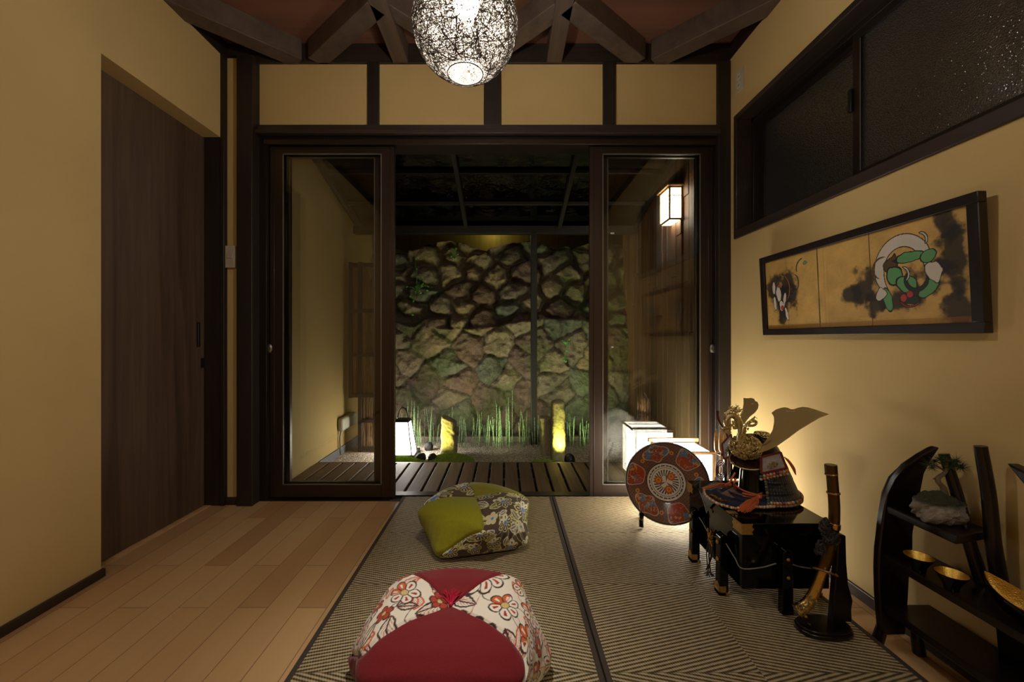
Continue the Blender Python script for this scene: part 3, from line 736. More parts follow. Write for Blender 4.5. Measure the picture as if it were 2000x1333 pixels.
for (px, py, sx, lab, lean) in ((822, 893, 0.045, 'black pointed garden rock lying nearest the lantern base', 0.4), (838, 873, 0.040, 'black upright garden rock behind the moss edge', 0.0), (845, 896, 0.038, 'small black rounded garden rock at the deck edge by the moss', 0.2)):
    c = PZ(px, py+8, GZ+0.0)
    rock('garden_rock', lab, (c.x, c.y, GZ+0.03), sx, (1.0, 0.7, 1.35 if lean < 0.3 else 0.9), int(px), srgb(22, 22, 22), grp='black garden rocks')
c = PZ(1108, 903, GZ)
o = thing('garden_spotlight', 'small black dome spotlight in the gravel before the tall standing stones', 'spotlight', (c.x, c.y, GZ), 'garden spotlights')
MB().lathe([(0.045, 0), (0.045, 0.02), (0.035, 0.05), (0.018, 0.064), (0.0, 0.068)], (c.x+0.02, c.y, GZ+0.004), 24).build('lamp_body', MAT['iron'], o, smooth=True)
MB().lathe([(0.052, 0), (0.052, 0.004)], (c.x+0.02, c.y, GZ), 24).build('lamp_base', MAT['iron'], o)
# moss mounds
def moss(name, label, cx, cy, rx, ry, h, n, seed):
    m = MB(); r = random.Random(seed)
    for i in range(n):
        a = r.uniform(0, 2*PI); q = math.sqrt(r.random()); x = cx+rx*q*math.cos(a); y = cy+ry*q*math.sin(a); z = GZ+h*(1-q*q)*r.uniform(0.85, 1.05)+0.003
        s = r.uniform(0.006, 0.012); g = r.uniform(0.6, 1.25); col = (0.24*g, 0.33*g, 0.04)
        lx, ly = r.uniform(-.6, .6)*s, r.uniform(-.6, .6)*s
        m.add([(x-s*.4, y-s*.3, z), (x+s*.4, y-s*.2, z), (x, y+s*.4, z), (x+lx, y+ly, z+s*1.5)], [(0, 1, 3), (1, 2, 3), (2, 0, 3)], col=col)
    m.lathe([(1, 0)]+[(math.cos(t), math.sin(t)) for t in np.linspace(0, PI/2, 8)], (0, 0, 0), 24, col=(0.16, 0.22, 0.03))
    k = len(m.v)-9*24
    for i in range(k, len(m.v)): v = m.v[i]; m.v[i] = (cx+v[0]*rx, cy+v[1]*ry, GZ-0.004+v[2]*h)
    tag(m.build(name, vcol('moss_green', 0.9), colors=True), label, 'moss', kind='stuff')
moss('moss', 'bright green moss cushion under the white garden lantern', -0.87, 3.42, 0.19, 0.12, 0.035, 3500, 1)
moss('moss', 'bright green moss cushion at the foot of the short standing stone', -0.46, 3.46, 0.20, 0.13, 0.055, 4500, 2)
moss('moss', 'thin moss patch at the foot of the tall standing stones', 0.32, 3.42, 0.10, 0.06, 0.02, 900, 3)
# grey kerb behind the gravel
ntrim[0] += 1; struct(MB().box(-1.46, 1.29, 4.12, 4.20, GZ-0.03, GZ+0.055).build('trim_%d' % ntrim[0], plain('grey_kerb', srgb(118, 110, 96), 0.85, 0, 0.2, 20, 0.4), bevel=0.006))
# horsetail reeds: one clump is one plant
def reedmat():
    t = NT('horsetail_green'); g = t.node('ShaderNodeSeparateXYZ'); t.put(g.inputs[0], t.pos())
    b = t.M('LESS_THAN', t.M('FLOORED_MODULO', g.outputs[2], 0.055), 0.006)
    n = t.noise(t.pos(), 9, 2)
    return t.bsdf(t.mix(b, t.mix(n, srgb(70, 96, 60), srgb(118, 144, 98)), srgb(38, 34, 22)), 0.5)
RM = reedmat(); rr = random.Random(4)
cl = [(-1.02, 'behind the white lantern', 15, .40), (-0.80, 'between lantern and the short standing stone', 18, .42), (-0.60, 'just beside the short standing stone', 14, .34), (-0.38, 'right behind the short standing stone', 12, .34), (-0.18, 'at the wide gap between the standing stones', 15, .38),
      (0.0, 'behind the middle of the gravel, with the tallest stems', 16, .50), (0.18, 'before the dark canopy post', 14, .38), (0.36, 'behind the slimmer standing stone', 12, .33), (0.60, 'beside the tall standing stone', 14, .34), (0.80, 'at the far end of the reed row by the door frame', 14, .30)]
for cx, lab, ns, hh in cl:
    m = MB()
    for i in range(ns):
        x = cx+rr.uniform(-0.088, 0.088); y = 3.98+rr.uniform(-0.09, 0.11); h = hh*rr.uniform(0.45, 1.0)*(1.1 if rr.random() < 0.15 else 0.9)
        lx = rr.gauss(0, 0.012) if rr.random() < 0.8 else rr.uniform(-0.06, 0.06); ly = rr.gauss(0, 0.01)
        m.tube([(x, y, GZ-0.01), (x+lx*0.4, y+ly*0.4, GZ+h*0.5), (x+lx, y+ly, GZ+h)], [0.0038, 0.0036, 0.0026], 5)
    o = m.build('horsetail_reed', RM); o.location  # one plant
    tag(o, 'green horsetail reed clump '+lab, 'horsetail plant', 'horsetail reeds along the stone wall')
# ivy sprigs in the stone joints
def sprig(px, py, n, lab, spread=0.05, Y=4.22):
    c = P(px, py, Y); m = MB()
    for i in range(n):
        q = Vector((c.x+rr.gauss(0, spread*0.6), Y-0.01+rr.uniform(-0.02, 0.03), c.z+rr.gauss(0, spread))); s = rr.uniform(0.015, 0.03)
        a = rr.uniform(0, 2*PI); u = Vector((math.cos(a), rr.uniform(-.3, .3), math.sin(a))).normalized(); v = u.cross(Vector((0, 1, 0.3))).normalized()
        m.add([q, q+u*s*0.5+v*s*0.42, q+u*s*1.2, q+u*s*0.5-v*s*0.42, q+u*s*0.6+Vector((0, -0.004, 0))], [(0, 1, 4), (1, 2, 4), (2, 3, 4), (3, 0, 4)])
        m.tube([q, (q+c)/2+Vector((0, 0.03, 0)), Vector((c.x, Y+0.06, c.z-0.02))], 0.0015, 4)
    tag(m.build('ivy_sprig', plain('ivy_leaf_green', srgb(70, 140, 50), 0.5)), lab, 'ivy', 'ivy sprigs on the stone wall')
sprig(1106, 672, 10, 'bright green ivy sprig on the lit stones above the tall standing stone', 0.03)
sprig(1103, 702, 6, 'small ivy sprig just below the bright green one', 0.02)
sprig(888, 496, 9, 'dark ivy sprig near the top of the stone wall', 0.05, 4.32)
sprig(812, 562, 16, 'trailing dark ivy on the big round boulder beside the door frame', 0.10, 4.30)
# ================================================================== PENDANT LAMP
pc = P(909, 50, 1.2); pr_ = 101*1.2/800
o = thing('pendant_lamp', 'spherical pendant lamp of tangled pale and dark thread hanging from the roof', 'pendant lamp', (pc.x, pc.y, pc.z-pr_))
m = MB(); r = random.Random(21); hole = 0.052
zb_ = -math.sqrt(pr_**2-hole**2)
for i in range(520):
    ax = Vector((r.gauss(0, 1), r.gauss(0, 1), r.gauss(0, 1))).normalized(); off = r.uniform(-0.6, 0.6)*pr_
    u = ax.orthogonal().normalized(); v = ax.cross(u); rc_ = math.sqrt(max(0, pr_**2-off**2))
    a0 = r.uniform(0, 2*PI); L = r.uniform(0.8, 2.2)*PI; ns = int(L*9)
    seg = []
    for k in range(ns+1):
        a = a0+L*k/ns; p = ax*off+(u*math.cos(a)+v*math.sin(a))*rc_
        j = 1+0.012*math.sin(a*3+i)
        p = p*j
        if p.z < zb_+0.002:
            if len(seg) > 2: m.tube([pc+q for q in seg], 0.00070, 4, cap=False)
            seg = []
        else: seg.append(p)
    if len(seg) > 2: m.tube([pc+q for q in seg], 0.00070, 4, cap=False)
thr = NT('lamp_thread'); thr.bsdf((0.085, 0.075, 0.065, 1), 0.9, 0, Specular_IOR_Level=0.0)
m.build('thread_shade', thr.m, o)
m = MB(); m.tube([pc+Vector((hole*math.cos(a), hole*math.sin(a), zb_)) for a in np.linspace(0, 2*PI, 40)[:-1]], 0.0016, 6, closed=True)
m.build('shade_ring', MAT['iron'], o, smooth=True)
bc = P(911, 8, 1.2)
MB().ball(bc, 0.037, 24, sc=(1, 1, 1.1)).build('bulb', emit('bulb_glow', (1.0, 0.95, 0.84, 1), 1400.0), o, smooth='all')
MB().lathe([(0.014, 0), (0.022, 0.02), (0.022, 0.06), (0.006, 0.075)], (bc.x, bc.y, bc.z+0.038), 20).build('socket', MAT['iron'], o, smooth=True)
MB().tube([(bc.x, bc.y, bc.z+0.10), (bc.x, bc.y, ZC)], 0.003, 8).build('cord', MAT['iron'], o)
MB().lathe([(0.0, -0.03), (0.04, -0.03), (0.05, 0.0)], (bc.x, bc.y, ZC), 24).build('ceiling_cap', MAT['iron'], o)

# ================================================================== PAINTED CLOTH (flower print laid out in numpy, carried as vertex colours)
def canvas(n, size, base):
    img = np.empty((n, n, 3)); img[:] = base[:3]; ax = (np.arange(n)+0.5)/n*size-size/2
    return img, ax
def region(ax, cx, cy, R):
    i0, i1 = np.searchsorted(ax, cx-R), np.searchsorted(ax, cx+R); j0, j1 = np.searchsorted(ax, cy-R), np.searchsorted(ax, cy+R)
    x, y = np.meshgrid(ax[i0:i1]-cx, ax[j0:j1]-cy); return slice(j0, j1), slice(i0, i1), x, y
def put(img, s, mask, c):
    sub = img[s[0], s[1]]; sub[mask] = c[:3]
def flower(img, ax, cx, cy, R, n, rot, C, solid=False):
    j, i, x, y = region(ax, cx, cy, R*1.15); r = np.hypot(x, y); a = np.arctan2(y, x)+rot
    k = np.abs(np.cos(a*n/2)); pr = R*(0.60+0.40*k**0.6)
    put(img, (j, i), r < pr, C['line'])
    inner = (r < pr-max(0.0036, R*0.10)) & (k > 0.22*R/np.maximum(r, 1e-4)*0.5)
    put(img, (j, i), inner, C['accent2'] if solid else C['petal'])
    if not solid:
        sect = np.cos(a-rot-2.2) > 0.55
        put(img, (j, i), inner & sect, C['accent'])
        vein = (np.abs(np.sin(a*n/2)) < 0.40*(r/R)**0.3) & (r > R*0.40) & (r < R*0.74)
        put(img, (j, i), vein & ~sect, C['vein']); put(img, (j, i), vein & sect, C['petal'])
    put(img, (j, i), r < R*0.27, C['line']); put(img, (j, i), r < R*0.23, C['core'])
    dots = (np.sin(x*2*PI/(R*0.13)) > 0.3) & (np.sin(y*2*PI/(R*0.13)) > 0.3) & (r < R*0.19)
    put(img, (j, i), dots, C['dot'])
def leafp(img, ax, cx, cy, L, rot, C, col):
    j, i, x, y = region(ax, cx, cy, L); u = x*math.cos(rot)+y*math.sin(rot); v = -x*math.sin(rot)+y*math.cos(rot)
    t = u/L+0.5; w = 0.26*L*np.sin(PI*np.clip(t, 0, 1))**0.8*(1+0.10*np.abs(np.sin(t*16)))
    ins = (t > 0) & (t < 1)
    put(img, (j, i), ins & (np.abs(v) < w), col); put(img, (j, i), ins & (np.abs(v) < w-0.0046), C['petal'])
    put(img, (j, i), (t > .08) & (t < .92) & (np.abs(v) < 0.0018), col)
    put(img, (j, i), ins & (np.abs(v) < w*0.62) & (np.abs(np.sin((t-np.abs(v)/L*1.6)*22)) < 0.36) & (np.abs(v) > 0.001), C['vein'])
def stem(img, ax, pts, w, col):
    for p in bez([(a, b, 0) for a, b in pts], 60):
        j, i, x, y = region(ax, p.x, p.y, w*1.3); put(img, (j, i), np.hypot(x, y) < w, col)
def print_cloth(base, C, seed, n=1000, size=1.12):
    img, ax = canvas(n, size, base); r = random.Random(seed); pts = []
    tries = 0
    for R, cnt, sp in ((0.060, 22, 1.18), (0.042, 60, 1.10), (0.025, 140, 1.04)):
        k = 0; tries = 0
        while k < cnt and tries < 5000:
            tries += 1; x, y = r.uniform(-.54, .54), r.uniform(-.54, .54)
            if all(math.hypot(x-a, y-b) > (R+c)*sp for a, b, c in pts): pts.append((x, y, R)); k += 1
    for (x, y, R) in pts:
        for q in range(3):
            a = r.uniform(0, 2*PI); e = (x+math.cos(a)*R*2.1, y+math.sin(a)*R*2.1)
            stem(img, ax, [(x, y), (x+math.cos(a+.3)*R*1.2, y+math.sin(a+.3)*R*1.2), e], 0.0011, C['line'] if r.random() < .6 else C['accent'])
            leafp(img, ax, e[0], e[1], r.uniform(.048, .072), a+r.uniform(-.4, .4), C, C['line'] if r.random() < 0.7 else C['accent'])
    for k, (x, y, R) in enumerate(pts): flower(img, ax, x, y, R, 9 if R > .049 else (6 if R > .03 else 5), r.uniform(0, 6), C, solid=(R < .03))
    return img, size
def sample(img, size, x, y):
    n = img.shape[0]; fx = np.clip((x/size+0.5)*n-0.5, 0, n-1.001); fy = np.clip((y/size+0.5)*n-0.5, 0, n-1.001)
    ix, iy = fx.astype(int), fy.astype(int); u, v = (fx-ix)[..., None], (fy-iy)[..., None]
    return (img[iy, ix]*(1-u)+img[iy, ix+1]*u)*(1-v)+(img[iy+1, ix]*(1-u)+img[iy+1, ix+1]*u)*v

def cloth(name, attr, color=None, weave=900, amt=0.25):
    t = NT(name)
    if attr: a = t.node('ShaderNodeAttribute', attribute_name='Col'); base = a.outputs['Color']
    else: base = color
    v = t.coord('Object'); n = t.noise(v, weave*0.3, 3, 0.7); n2 = t.noise(v, 60, 3, 0.6)
    f = t.M('MULTIPLY', n, amt)
    col = t.mix(f, base, (0.01, 0.005, 0.005, 1)) if not attr else base
    return t.bsdf(col, 0.85, 0, t.bump(t.M('ADD', n, t.M('MULTIPLY', n2, 0.6)), 0.45, 0.0022), Specular_IOR_Level=0.2, Sheen_Weight=0.15)
def pouf(label, cx, cy, scale, seam, twist, corner, ctw, solid_c, print_c, C, seed, tassel=None, hgt=1.0, tuft=None):
    root = thing('pouf', label, 'pouf', (cx, cy, MZ+0.0015), 'poufs on the mat')
    img, size = print_cloth(print_c, C, seed)
    keyt = np.array([0, .08, .18, .30, .42, .52, .60, .70, .80, .90, 1.0])
    keyr = np.array([0.0, .045, .105, .170, .208, .222, .228, .226, .214, .180, 0.0])
    keyz = np.array([.180, .189, .194, .189, .170, .138, .102, .060, .022, .003, 0.0])
    tt = np.linspace(0, 1, 400)
    def smooth(a):
        y = np.interp(tt, keyt, a); k = 21
        pad = np.concatenate([2*y[0]-y[k:0:-1], y, 2*y[-1]-y[-2:-k-2:-1]]); w = np.hanning(2*k+1); w /= w.sum()
        return np.convolve(pad, w, 'valid')
    Rr, Zz = smooth(keyr), smooth(keyz)*hgt; Rr[0] = 0; Rr[-1] = 0
    mat_solid = cloth('solid_hemp_'+str(seed), False, solid_c, 900, 0.5); mat_print = cloth('flower_print_'+str(seed), True)
    for q in range(4):
        printed = q % 2 == 1
        ns, na = (300, 190) if printed else (150, 90)
        t = np.linspace(0, 1, ns); s0, s1 = seam[q], seam[(q+1) % 4]+(360 if q == 3 else 0)
        a = np.linspace(0, 1, na); T, A = np.meshgrid(t, a, indexing='ij')
        tw = sstep(0.36, 0.84, T)*twist
        TH = np.radians(s0+(s1-s0)*A+tw)
        co = np.radians(corner+ctw*sstep(0.36, 0.84, T))
        e = 7.5-2.0*np.exp(-((T-0.60)/0.12)**2)
        c0 = math.radians(corner); c1 = math.radians(corner+ctw); wq = sstep(0.36, 0.84, T)
        sq = (1-wq)*(np.abs(np.cos(TH-c0))**e+np.abs(np.sin(TH-c0))**e)**(-1/e)+wq*(np.abs(np.cos(TH-c1))**e+np.abs(np.sin(TH-c1))**e)**(-1/e)
        r_ = np.interp(T, tt, Rr)*sq*scale; z_ = np.interp(T, tt, Zz)
        # corners pull down and out, seams sink a little
        cr = np.clip((sq-1.0)/0.3, 0, 1); z_ = z_-0.030*cr*sstep(0.15, 0.5, T)*(1-sstep(0.5, 0.8, T))
        ed = np.minimum(A, 1-A)*np.minimum(1, 6*T+0.1)
        sink = 0.007*np.exp(-(ed/0.02)**2)*sstep(0.0, 0.1, T)*(1-sstep(.93, 1, T))
        puck = 0.0022*np.sin(TH*46)*np.exp(-((T-0.66)/0.12)**2)+0.003*(fbm(A*9+q*7, T*14, 3, seed)-.5)
        z_ = z_-sink*0.8; r_ = np.maximum(r_-sink+puck, 0)
        x = cx+np.cos(TH)*r_; y = cy+np.sin(TH)*r_; z = root.location.z+np.maximum(z_, 0)
        arc = T*0.46; col = sample(img, size, arc*np.cos(TH), arc*np.sin(TH)) if printed else None
        p = gridmesh('fabric_panel', np.stack([x, y, z], -1), col, mat_print if printed else mat_solid, parent=root)
        p['label'] = 'flower printed fabric panel' if printed else 'plain hemp fabric panel'
    zt_ = root.location.z+0.180*hgt
    if tassel:
        m = MB(); rr_ = random.Random(seed)
        for i in range(46):
            a = rr_.gauss(PI/2, 0.42); L = rr_.uniform(.035, .055)
            m.tube([(cx, cy, zt_+0.004), (cx+math.cos(a)*L*.5, cy+math.sin(a)*L*.5, zt_+0.014+rr_.uniform(0, .006)), (cx+math.cos(a)*L, cy+math.sin(a)*L, zt_+0.013+rr_.uniform(-.003, .006))], 0.0007, 4)
        m.ball((cx, cy, zt_+0.006), 0.006, 10)
        q = m.build('tassel', plain('red_tassel', tassel, 0.6), root)
    else: MB().ball((cx, cy, zt_+0.002), 0.005, 10).build('centre_tuft', mat_solid, root)
    return root
Cred = dict(line=srgb(58, 42, 36), petal=srgb(228, 216, 200), accent=srgb(196, 92, 48), accent2=srgb(172, 62, 44), vein=srgb(160, 44, 44), core=srgb(196, 168, 108), dot=srgb(232, 214, 168))
Cgrn = dict(line=srgb(216, 212, 138), petal=srgb(84, 66, 54), accent=srgb(226, 220, 196), accent2=srgb(206, 190, 164), vein=srgb(222, 214, 180), core=srgb(104, 136, 206), dot=srgb(60, 84, 160))
pouf('square red pouf with cream panels of red and orange flower print and a small tassel', -0.150, 1.125, 1.00, [50, 130, 216, 324], -45, 0, -45, srgb(130, 27, 34), srgb(226, 214, 198), Cred, 5, tassel=srgb(190, 20, 60))
# seam order: solid quadrant first
pouf('olive green pouf with brown panels of pale flowers with blue centres', -0.140, 1.905, 0.98, [190, 283, 375, 463], -45, -30, -45, srgb(162, 158, 30), srgb(84, 64, 54), Cgrn, 9, hgt=0.98)
q = MB().box(-0.414, -0.392, 1.105, 1.109, MZ+0.050, MZ+0.063); o = q.build('care_tag', MAT['iron'], bpy.data.objects['pouf'])

# ================================================================== PICTURE ON THE WALL
def picture():
    Y0, Y1 = 1.078, 2.008; Xb, Xt = 1.262, 1.243; Zb, Zt = 0.962, 1.338
    root = thing('framed_picture', 'long dark framed painting of green and white shapes among dark clouds on gold', 'picture', (1.275, (Y0+Y1)/2, Zb))
    def pt(y, s, d=0.0):          # s: 0 bottom .. 1 top, d: depth behind the front face
        return Vector((Xb+(Xt-Xb)*s+d, y, Zb+(Zt-Zb)*s))
    fw = 0.030; fs = 0.078
    def member(y0, y1, s0, s1, m):
        f = [pt(y0, s0), pt(y1, s0), pt(y1, s1), pt(y0, s1)]; m.prism(f, (0.024, 0, 0))
    m = MB(); member(Y0, Y1, 0, fs, m); member(Y0, Y1, 1-fs, 1, m); member(Y0, Y0+fw, fs, 1-fs, m); member(Y1-fw, Y1, fs, 1-fs, m)
    m.build('picture_frame', plain('black_brown_frame', srgb(30, 20, 19), 0.4), root, bevel=0.002)
    m = MB(); m.prism([pt(Y0+fw*.6, fs*.6, .014), pt(Y1-fw*.6, fs*.6, .014), pt(Y1-fw*.6, 1-fs*.6, .014), pt(Y0+fw*.6, 1-fs*.6, .014)], (0.006, 0, 0)); m.build('backing_board', MAT['iron'], root)
    # painted sheet: u runs from the far (garden) end 0 to the near end 1
    nu, nv = 760, 260; u = np.linspace(0, 1, nu); v = np.linspace(0, 1, nv); U, V = np.meshgrid(u, v, indexing='ij')
    W = (Y1-Y0-2*fw); Hh = 0.376*(1-2*fs); x = U*W; y = V*Hh
    C = np.empty(U.shape+(3,)); C[:] = srgb(188, 150, 84)[:3]
    n = fbm(x*18, y*18, 4, 2); n2 = fbm(x*120, y*200, 3, 5)
    C = C*(0.72+0.5*n+0.16*n2)[..., None]
    cloud = (fbm(x*30+3, y*30, 5, 8)-0.5)*1.5
    def ink(cx, cy, rx, ry, st=0.85, soft=0.5):
        nonlocal C
        d = np.sqrt(((x-cx*W)/rx)**2+((y-cy*Hh)/ry)**2)+cloud*0.9
        C = lerp(C, srgb(34, 30, 28)[:3], (1-sstep(1-soft, 1.0, d))*min(1, st*1.1))
    # u positions read from the photo through the perspective
    for a in ((.07, .55, .06, .10), (.12, .38, .075, .09), (.20, .45, .05, .07), (.13, .16, .05, .04), (.17, .66, .07, .07), (.55, .38, .05, .05), (.62, .42, .06, .09), (.66, .24, .06, .05), (.75, .26, .08, .05), (.82, .30, .05, .05), (.88, .45, .07, .06), (.95, .60, .05, .13), (.95, .14, .05, .07), (.93, .9, .05, .06)): ink(*a)
    def blob(cx, cy, rx, ry, col, rot=0, line=True, wob=0.35):
        nonlocal C
        dx, dy = x-cx*W, y-cy*Hh; c, s = math.cos(rot), math.sin(rot); a, b = dx*c+dy*s, -dx*s+dy*c
        d = np.sqrt((a/rx)**2+(b/ry)**2)+(fbm(x*45+cx*9, y*45+cy*7, 2, 3)-.5)*wob
        if line: C = lerp(C, srgb(30, 30, 28)[:3], ((d < 1)*1.0))
        C = lerp(C, col[:3], ((d < 0.86)*1.0))
    def arc(cx, cy, r0, r1, a0, a1, col, sy=1.0, line=True):
        nonlocal C
        dx, dy = x-cx*W, (y-cy*Hh)/sy; r = np.hypot(dx, dy); a = np.degrees(np.arctan2(dy, dx)) % 360
        rm, hw = (r0+r1)/2, (r1-r0)/2; mid = ((a-a0) % 360)/((a1-a0) % 360 or 360); taper = np.sqrt(np.clip(np.sin(PI*np.clip(mid, 0, 1))*1.6, 0, 1))
        ins = (mid <= 1) & (np.abs(r-rm) < hw*taper)
        if line: C = lerp(C, srgb(32, 30, 28)[:3], ins*1.0)
        C = lerp(C, col[:3], ((mid <= 1) & (np.abs(r-rm) < hw*taper-0.0028))*1.0)
    green, white, red, teal = srgb(92, 146, 96), srgb(196, 186, 174), srgb(170, 60, 62), srgb(36, 52, 46)
    # a white ring of mist above green hillocks (a plain abstract stand-in)
    arc(.775, .56, .060, .098, -20, 235, white, 1.12)
    arc(.70, .60, .030, .042, 60, 260, srgb(84, 58, 36), line=False)
    blob(.735, .62, .026, .030, srgb(82, 60, 40), .3, wob=.8)
    blob(.745, .50, .030, .034, green, .4); blob(.80, .66, .050, .018, green, .06); blob(.87, .64, .028, .020, green, .3)
    blob(.79, .40, .040, .028, green, -.5); blob(.865, .34, .040, .020, green, .7); blob(.715, .26, .016, .045, green, .2)
    arc(.825, .44, .026, .040, 120, 380, teal); arc(.77, .50, .020, .030, -60, 80, white)
    blob(.80, .25, .035, .014, teal, -.2); blob(.775, .27, .012, .014, red); blob(.80, .30, .012, .012, red); arc(.80, .30, .034, .042, 200, 330, red)
    blob(.885, .50, .022, .032, white, .5, wob=.9); blob(.685, .33, .018, .026, white, -.6, wob=.9); arc(.84, .80, .018, .028, -40, 90, white)
    # small white and red cluster with a green ribbon at the garden end
    for cx, cy, a, b, rt in ((.10, .52, .017, .040, .1), (.065, .60, .010, .034, 0), (.068, .38, .009, .034, .1), (.145, .42, .010, .034, -.2), (.155, .22, .009, .030, .3), (.12, .34, .016, .026, 0)): blob(cx, cy, a, b, srgb(206, 196, 186), rt, wob=.7)
    blob(.125, .30, .010, .010, red); blob(.10, .62, .006, .008, red)
    arc(.10, .56, .070, .078, -60, 70, srgb(200, 136, 84)); arc(.20, .62, .040, .047, 250, 420, green); arc(.285, .80, .036, .043, 90, 200, green); blob(.30, .86, .012, .008, green)
    # panel folds and border
    for f, wd, st in ((.165, .0012, .5), (.375, .0026, .95), (.41, .001, .35), (.43, .0008, .25), (.645, .0018, .9)): C = lerp(C, srgb(52, 34, 22)[:3], (np.abs(x-f*W-0.002*V) < wd)*st)
    C = lerp(C, srgb(150, 100, 44)[:3], (V < .06)*.5)
    # small signatures
    for (fu, fv) in ((.045, .10), (.79, .14)):
        for k in range(4):
            dx, dy = np.abs(x-fu*W), np.abs(y-(fv*Hh+k*0.006)); C = lerp(C, srgb(40, 28, 22)[:3], ((dx < .0016) & (dy < .0018) & (fbm(x*900, y*900, 1, k) > .42))*.9)
    yy = Y1-fw*0.95-U*(W+0.1*fw)
    s = fs*0.95+V*(1-1.9*fs)
    Vp = np.stack([Xb+(Xt-Xb)*s+0.010, yy, Zb+(Zt-Zb)*s], -1)
    gridmesh('painted_sheet', Vp, C, vcol('painted_gold_leaf', 0.55, 0, 0.15, 400), parent=root)
picture()

# ================================================================== FLOOR LAMP (paper box)
LX0, LX1, LY0, LY1, LZ0, LZ1 = 0.815, 1.052, 2.075, 2.275, MZ+0.002, 0.366
o = thing('paper_floor_lamp', 'glowing white paper box lamp with pale wooden rails on the mat corner', 'floor lamp', ((LX0+LX1)/2, (LY0+LY1)/2, MZ+0.001))
MB().box(LX0, LX1, LY0, LY1, LZ0+0.012, LZ1).build('paper_shade', emit('paper_glow', (1.0, 0.95, 0.84, 1), 20.0), o)
m = MB(); b = 0.010
for (a, c_) in ((LX0, LY0), (LX1, LY0), (LX0, LY1), (LX1, LY1)): m.box(a-b*.6, a+b*.6, c_-b*.6, c_+b*.6, LZ0, LZ1+0.004)
for zz in (LZ0+0.01, LZ1-0.004): 
    for yy in (LY0, LY1): m.box(LX0, LX1, yy-b*.6, yy+b*.6, zz-0.005, zz+0.005)
    for xx in (LX0, LX1): m.box(xx-b*.6, xx+b*.6, LY0, LY1, zz-0.005, zz+0.005)
m.build('frame', MAT['lightwood'], o, bevel=0.001)
m = MB(); m.box(LX0-0.02, LX1+0.02, LY1-0.004, LY1+0.012, LZ1+0.006, LZ1+0.026); m.build('top_rail', MAT['lightwood'], o, bevel=0.001); m = MB(); m.box(LX0-0.02, LX1+0.02, LY0-0.012, LY0+0.004, LZ1+0.0, LZ1+0.006); m.build('top_rail', MAT['lightwood'], o, bevel=0.001)
m = MB(); 
for xx in (LX0+0.06, LX1-0.055): m.box(xx-0.0015, xx+0.0015, LY0-0.003, LY0-0.001, LZ0, LZ1)
m.box(LX0, LX1, LY0-0.003, LY0-0.001, LZ1-0.05, LZ1-0.047)
m.build('lattice', MAT['lightwood'], o)

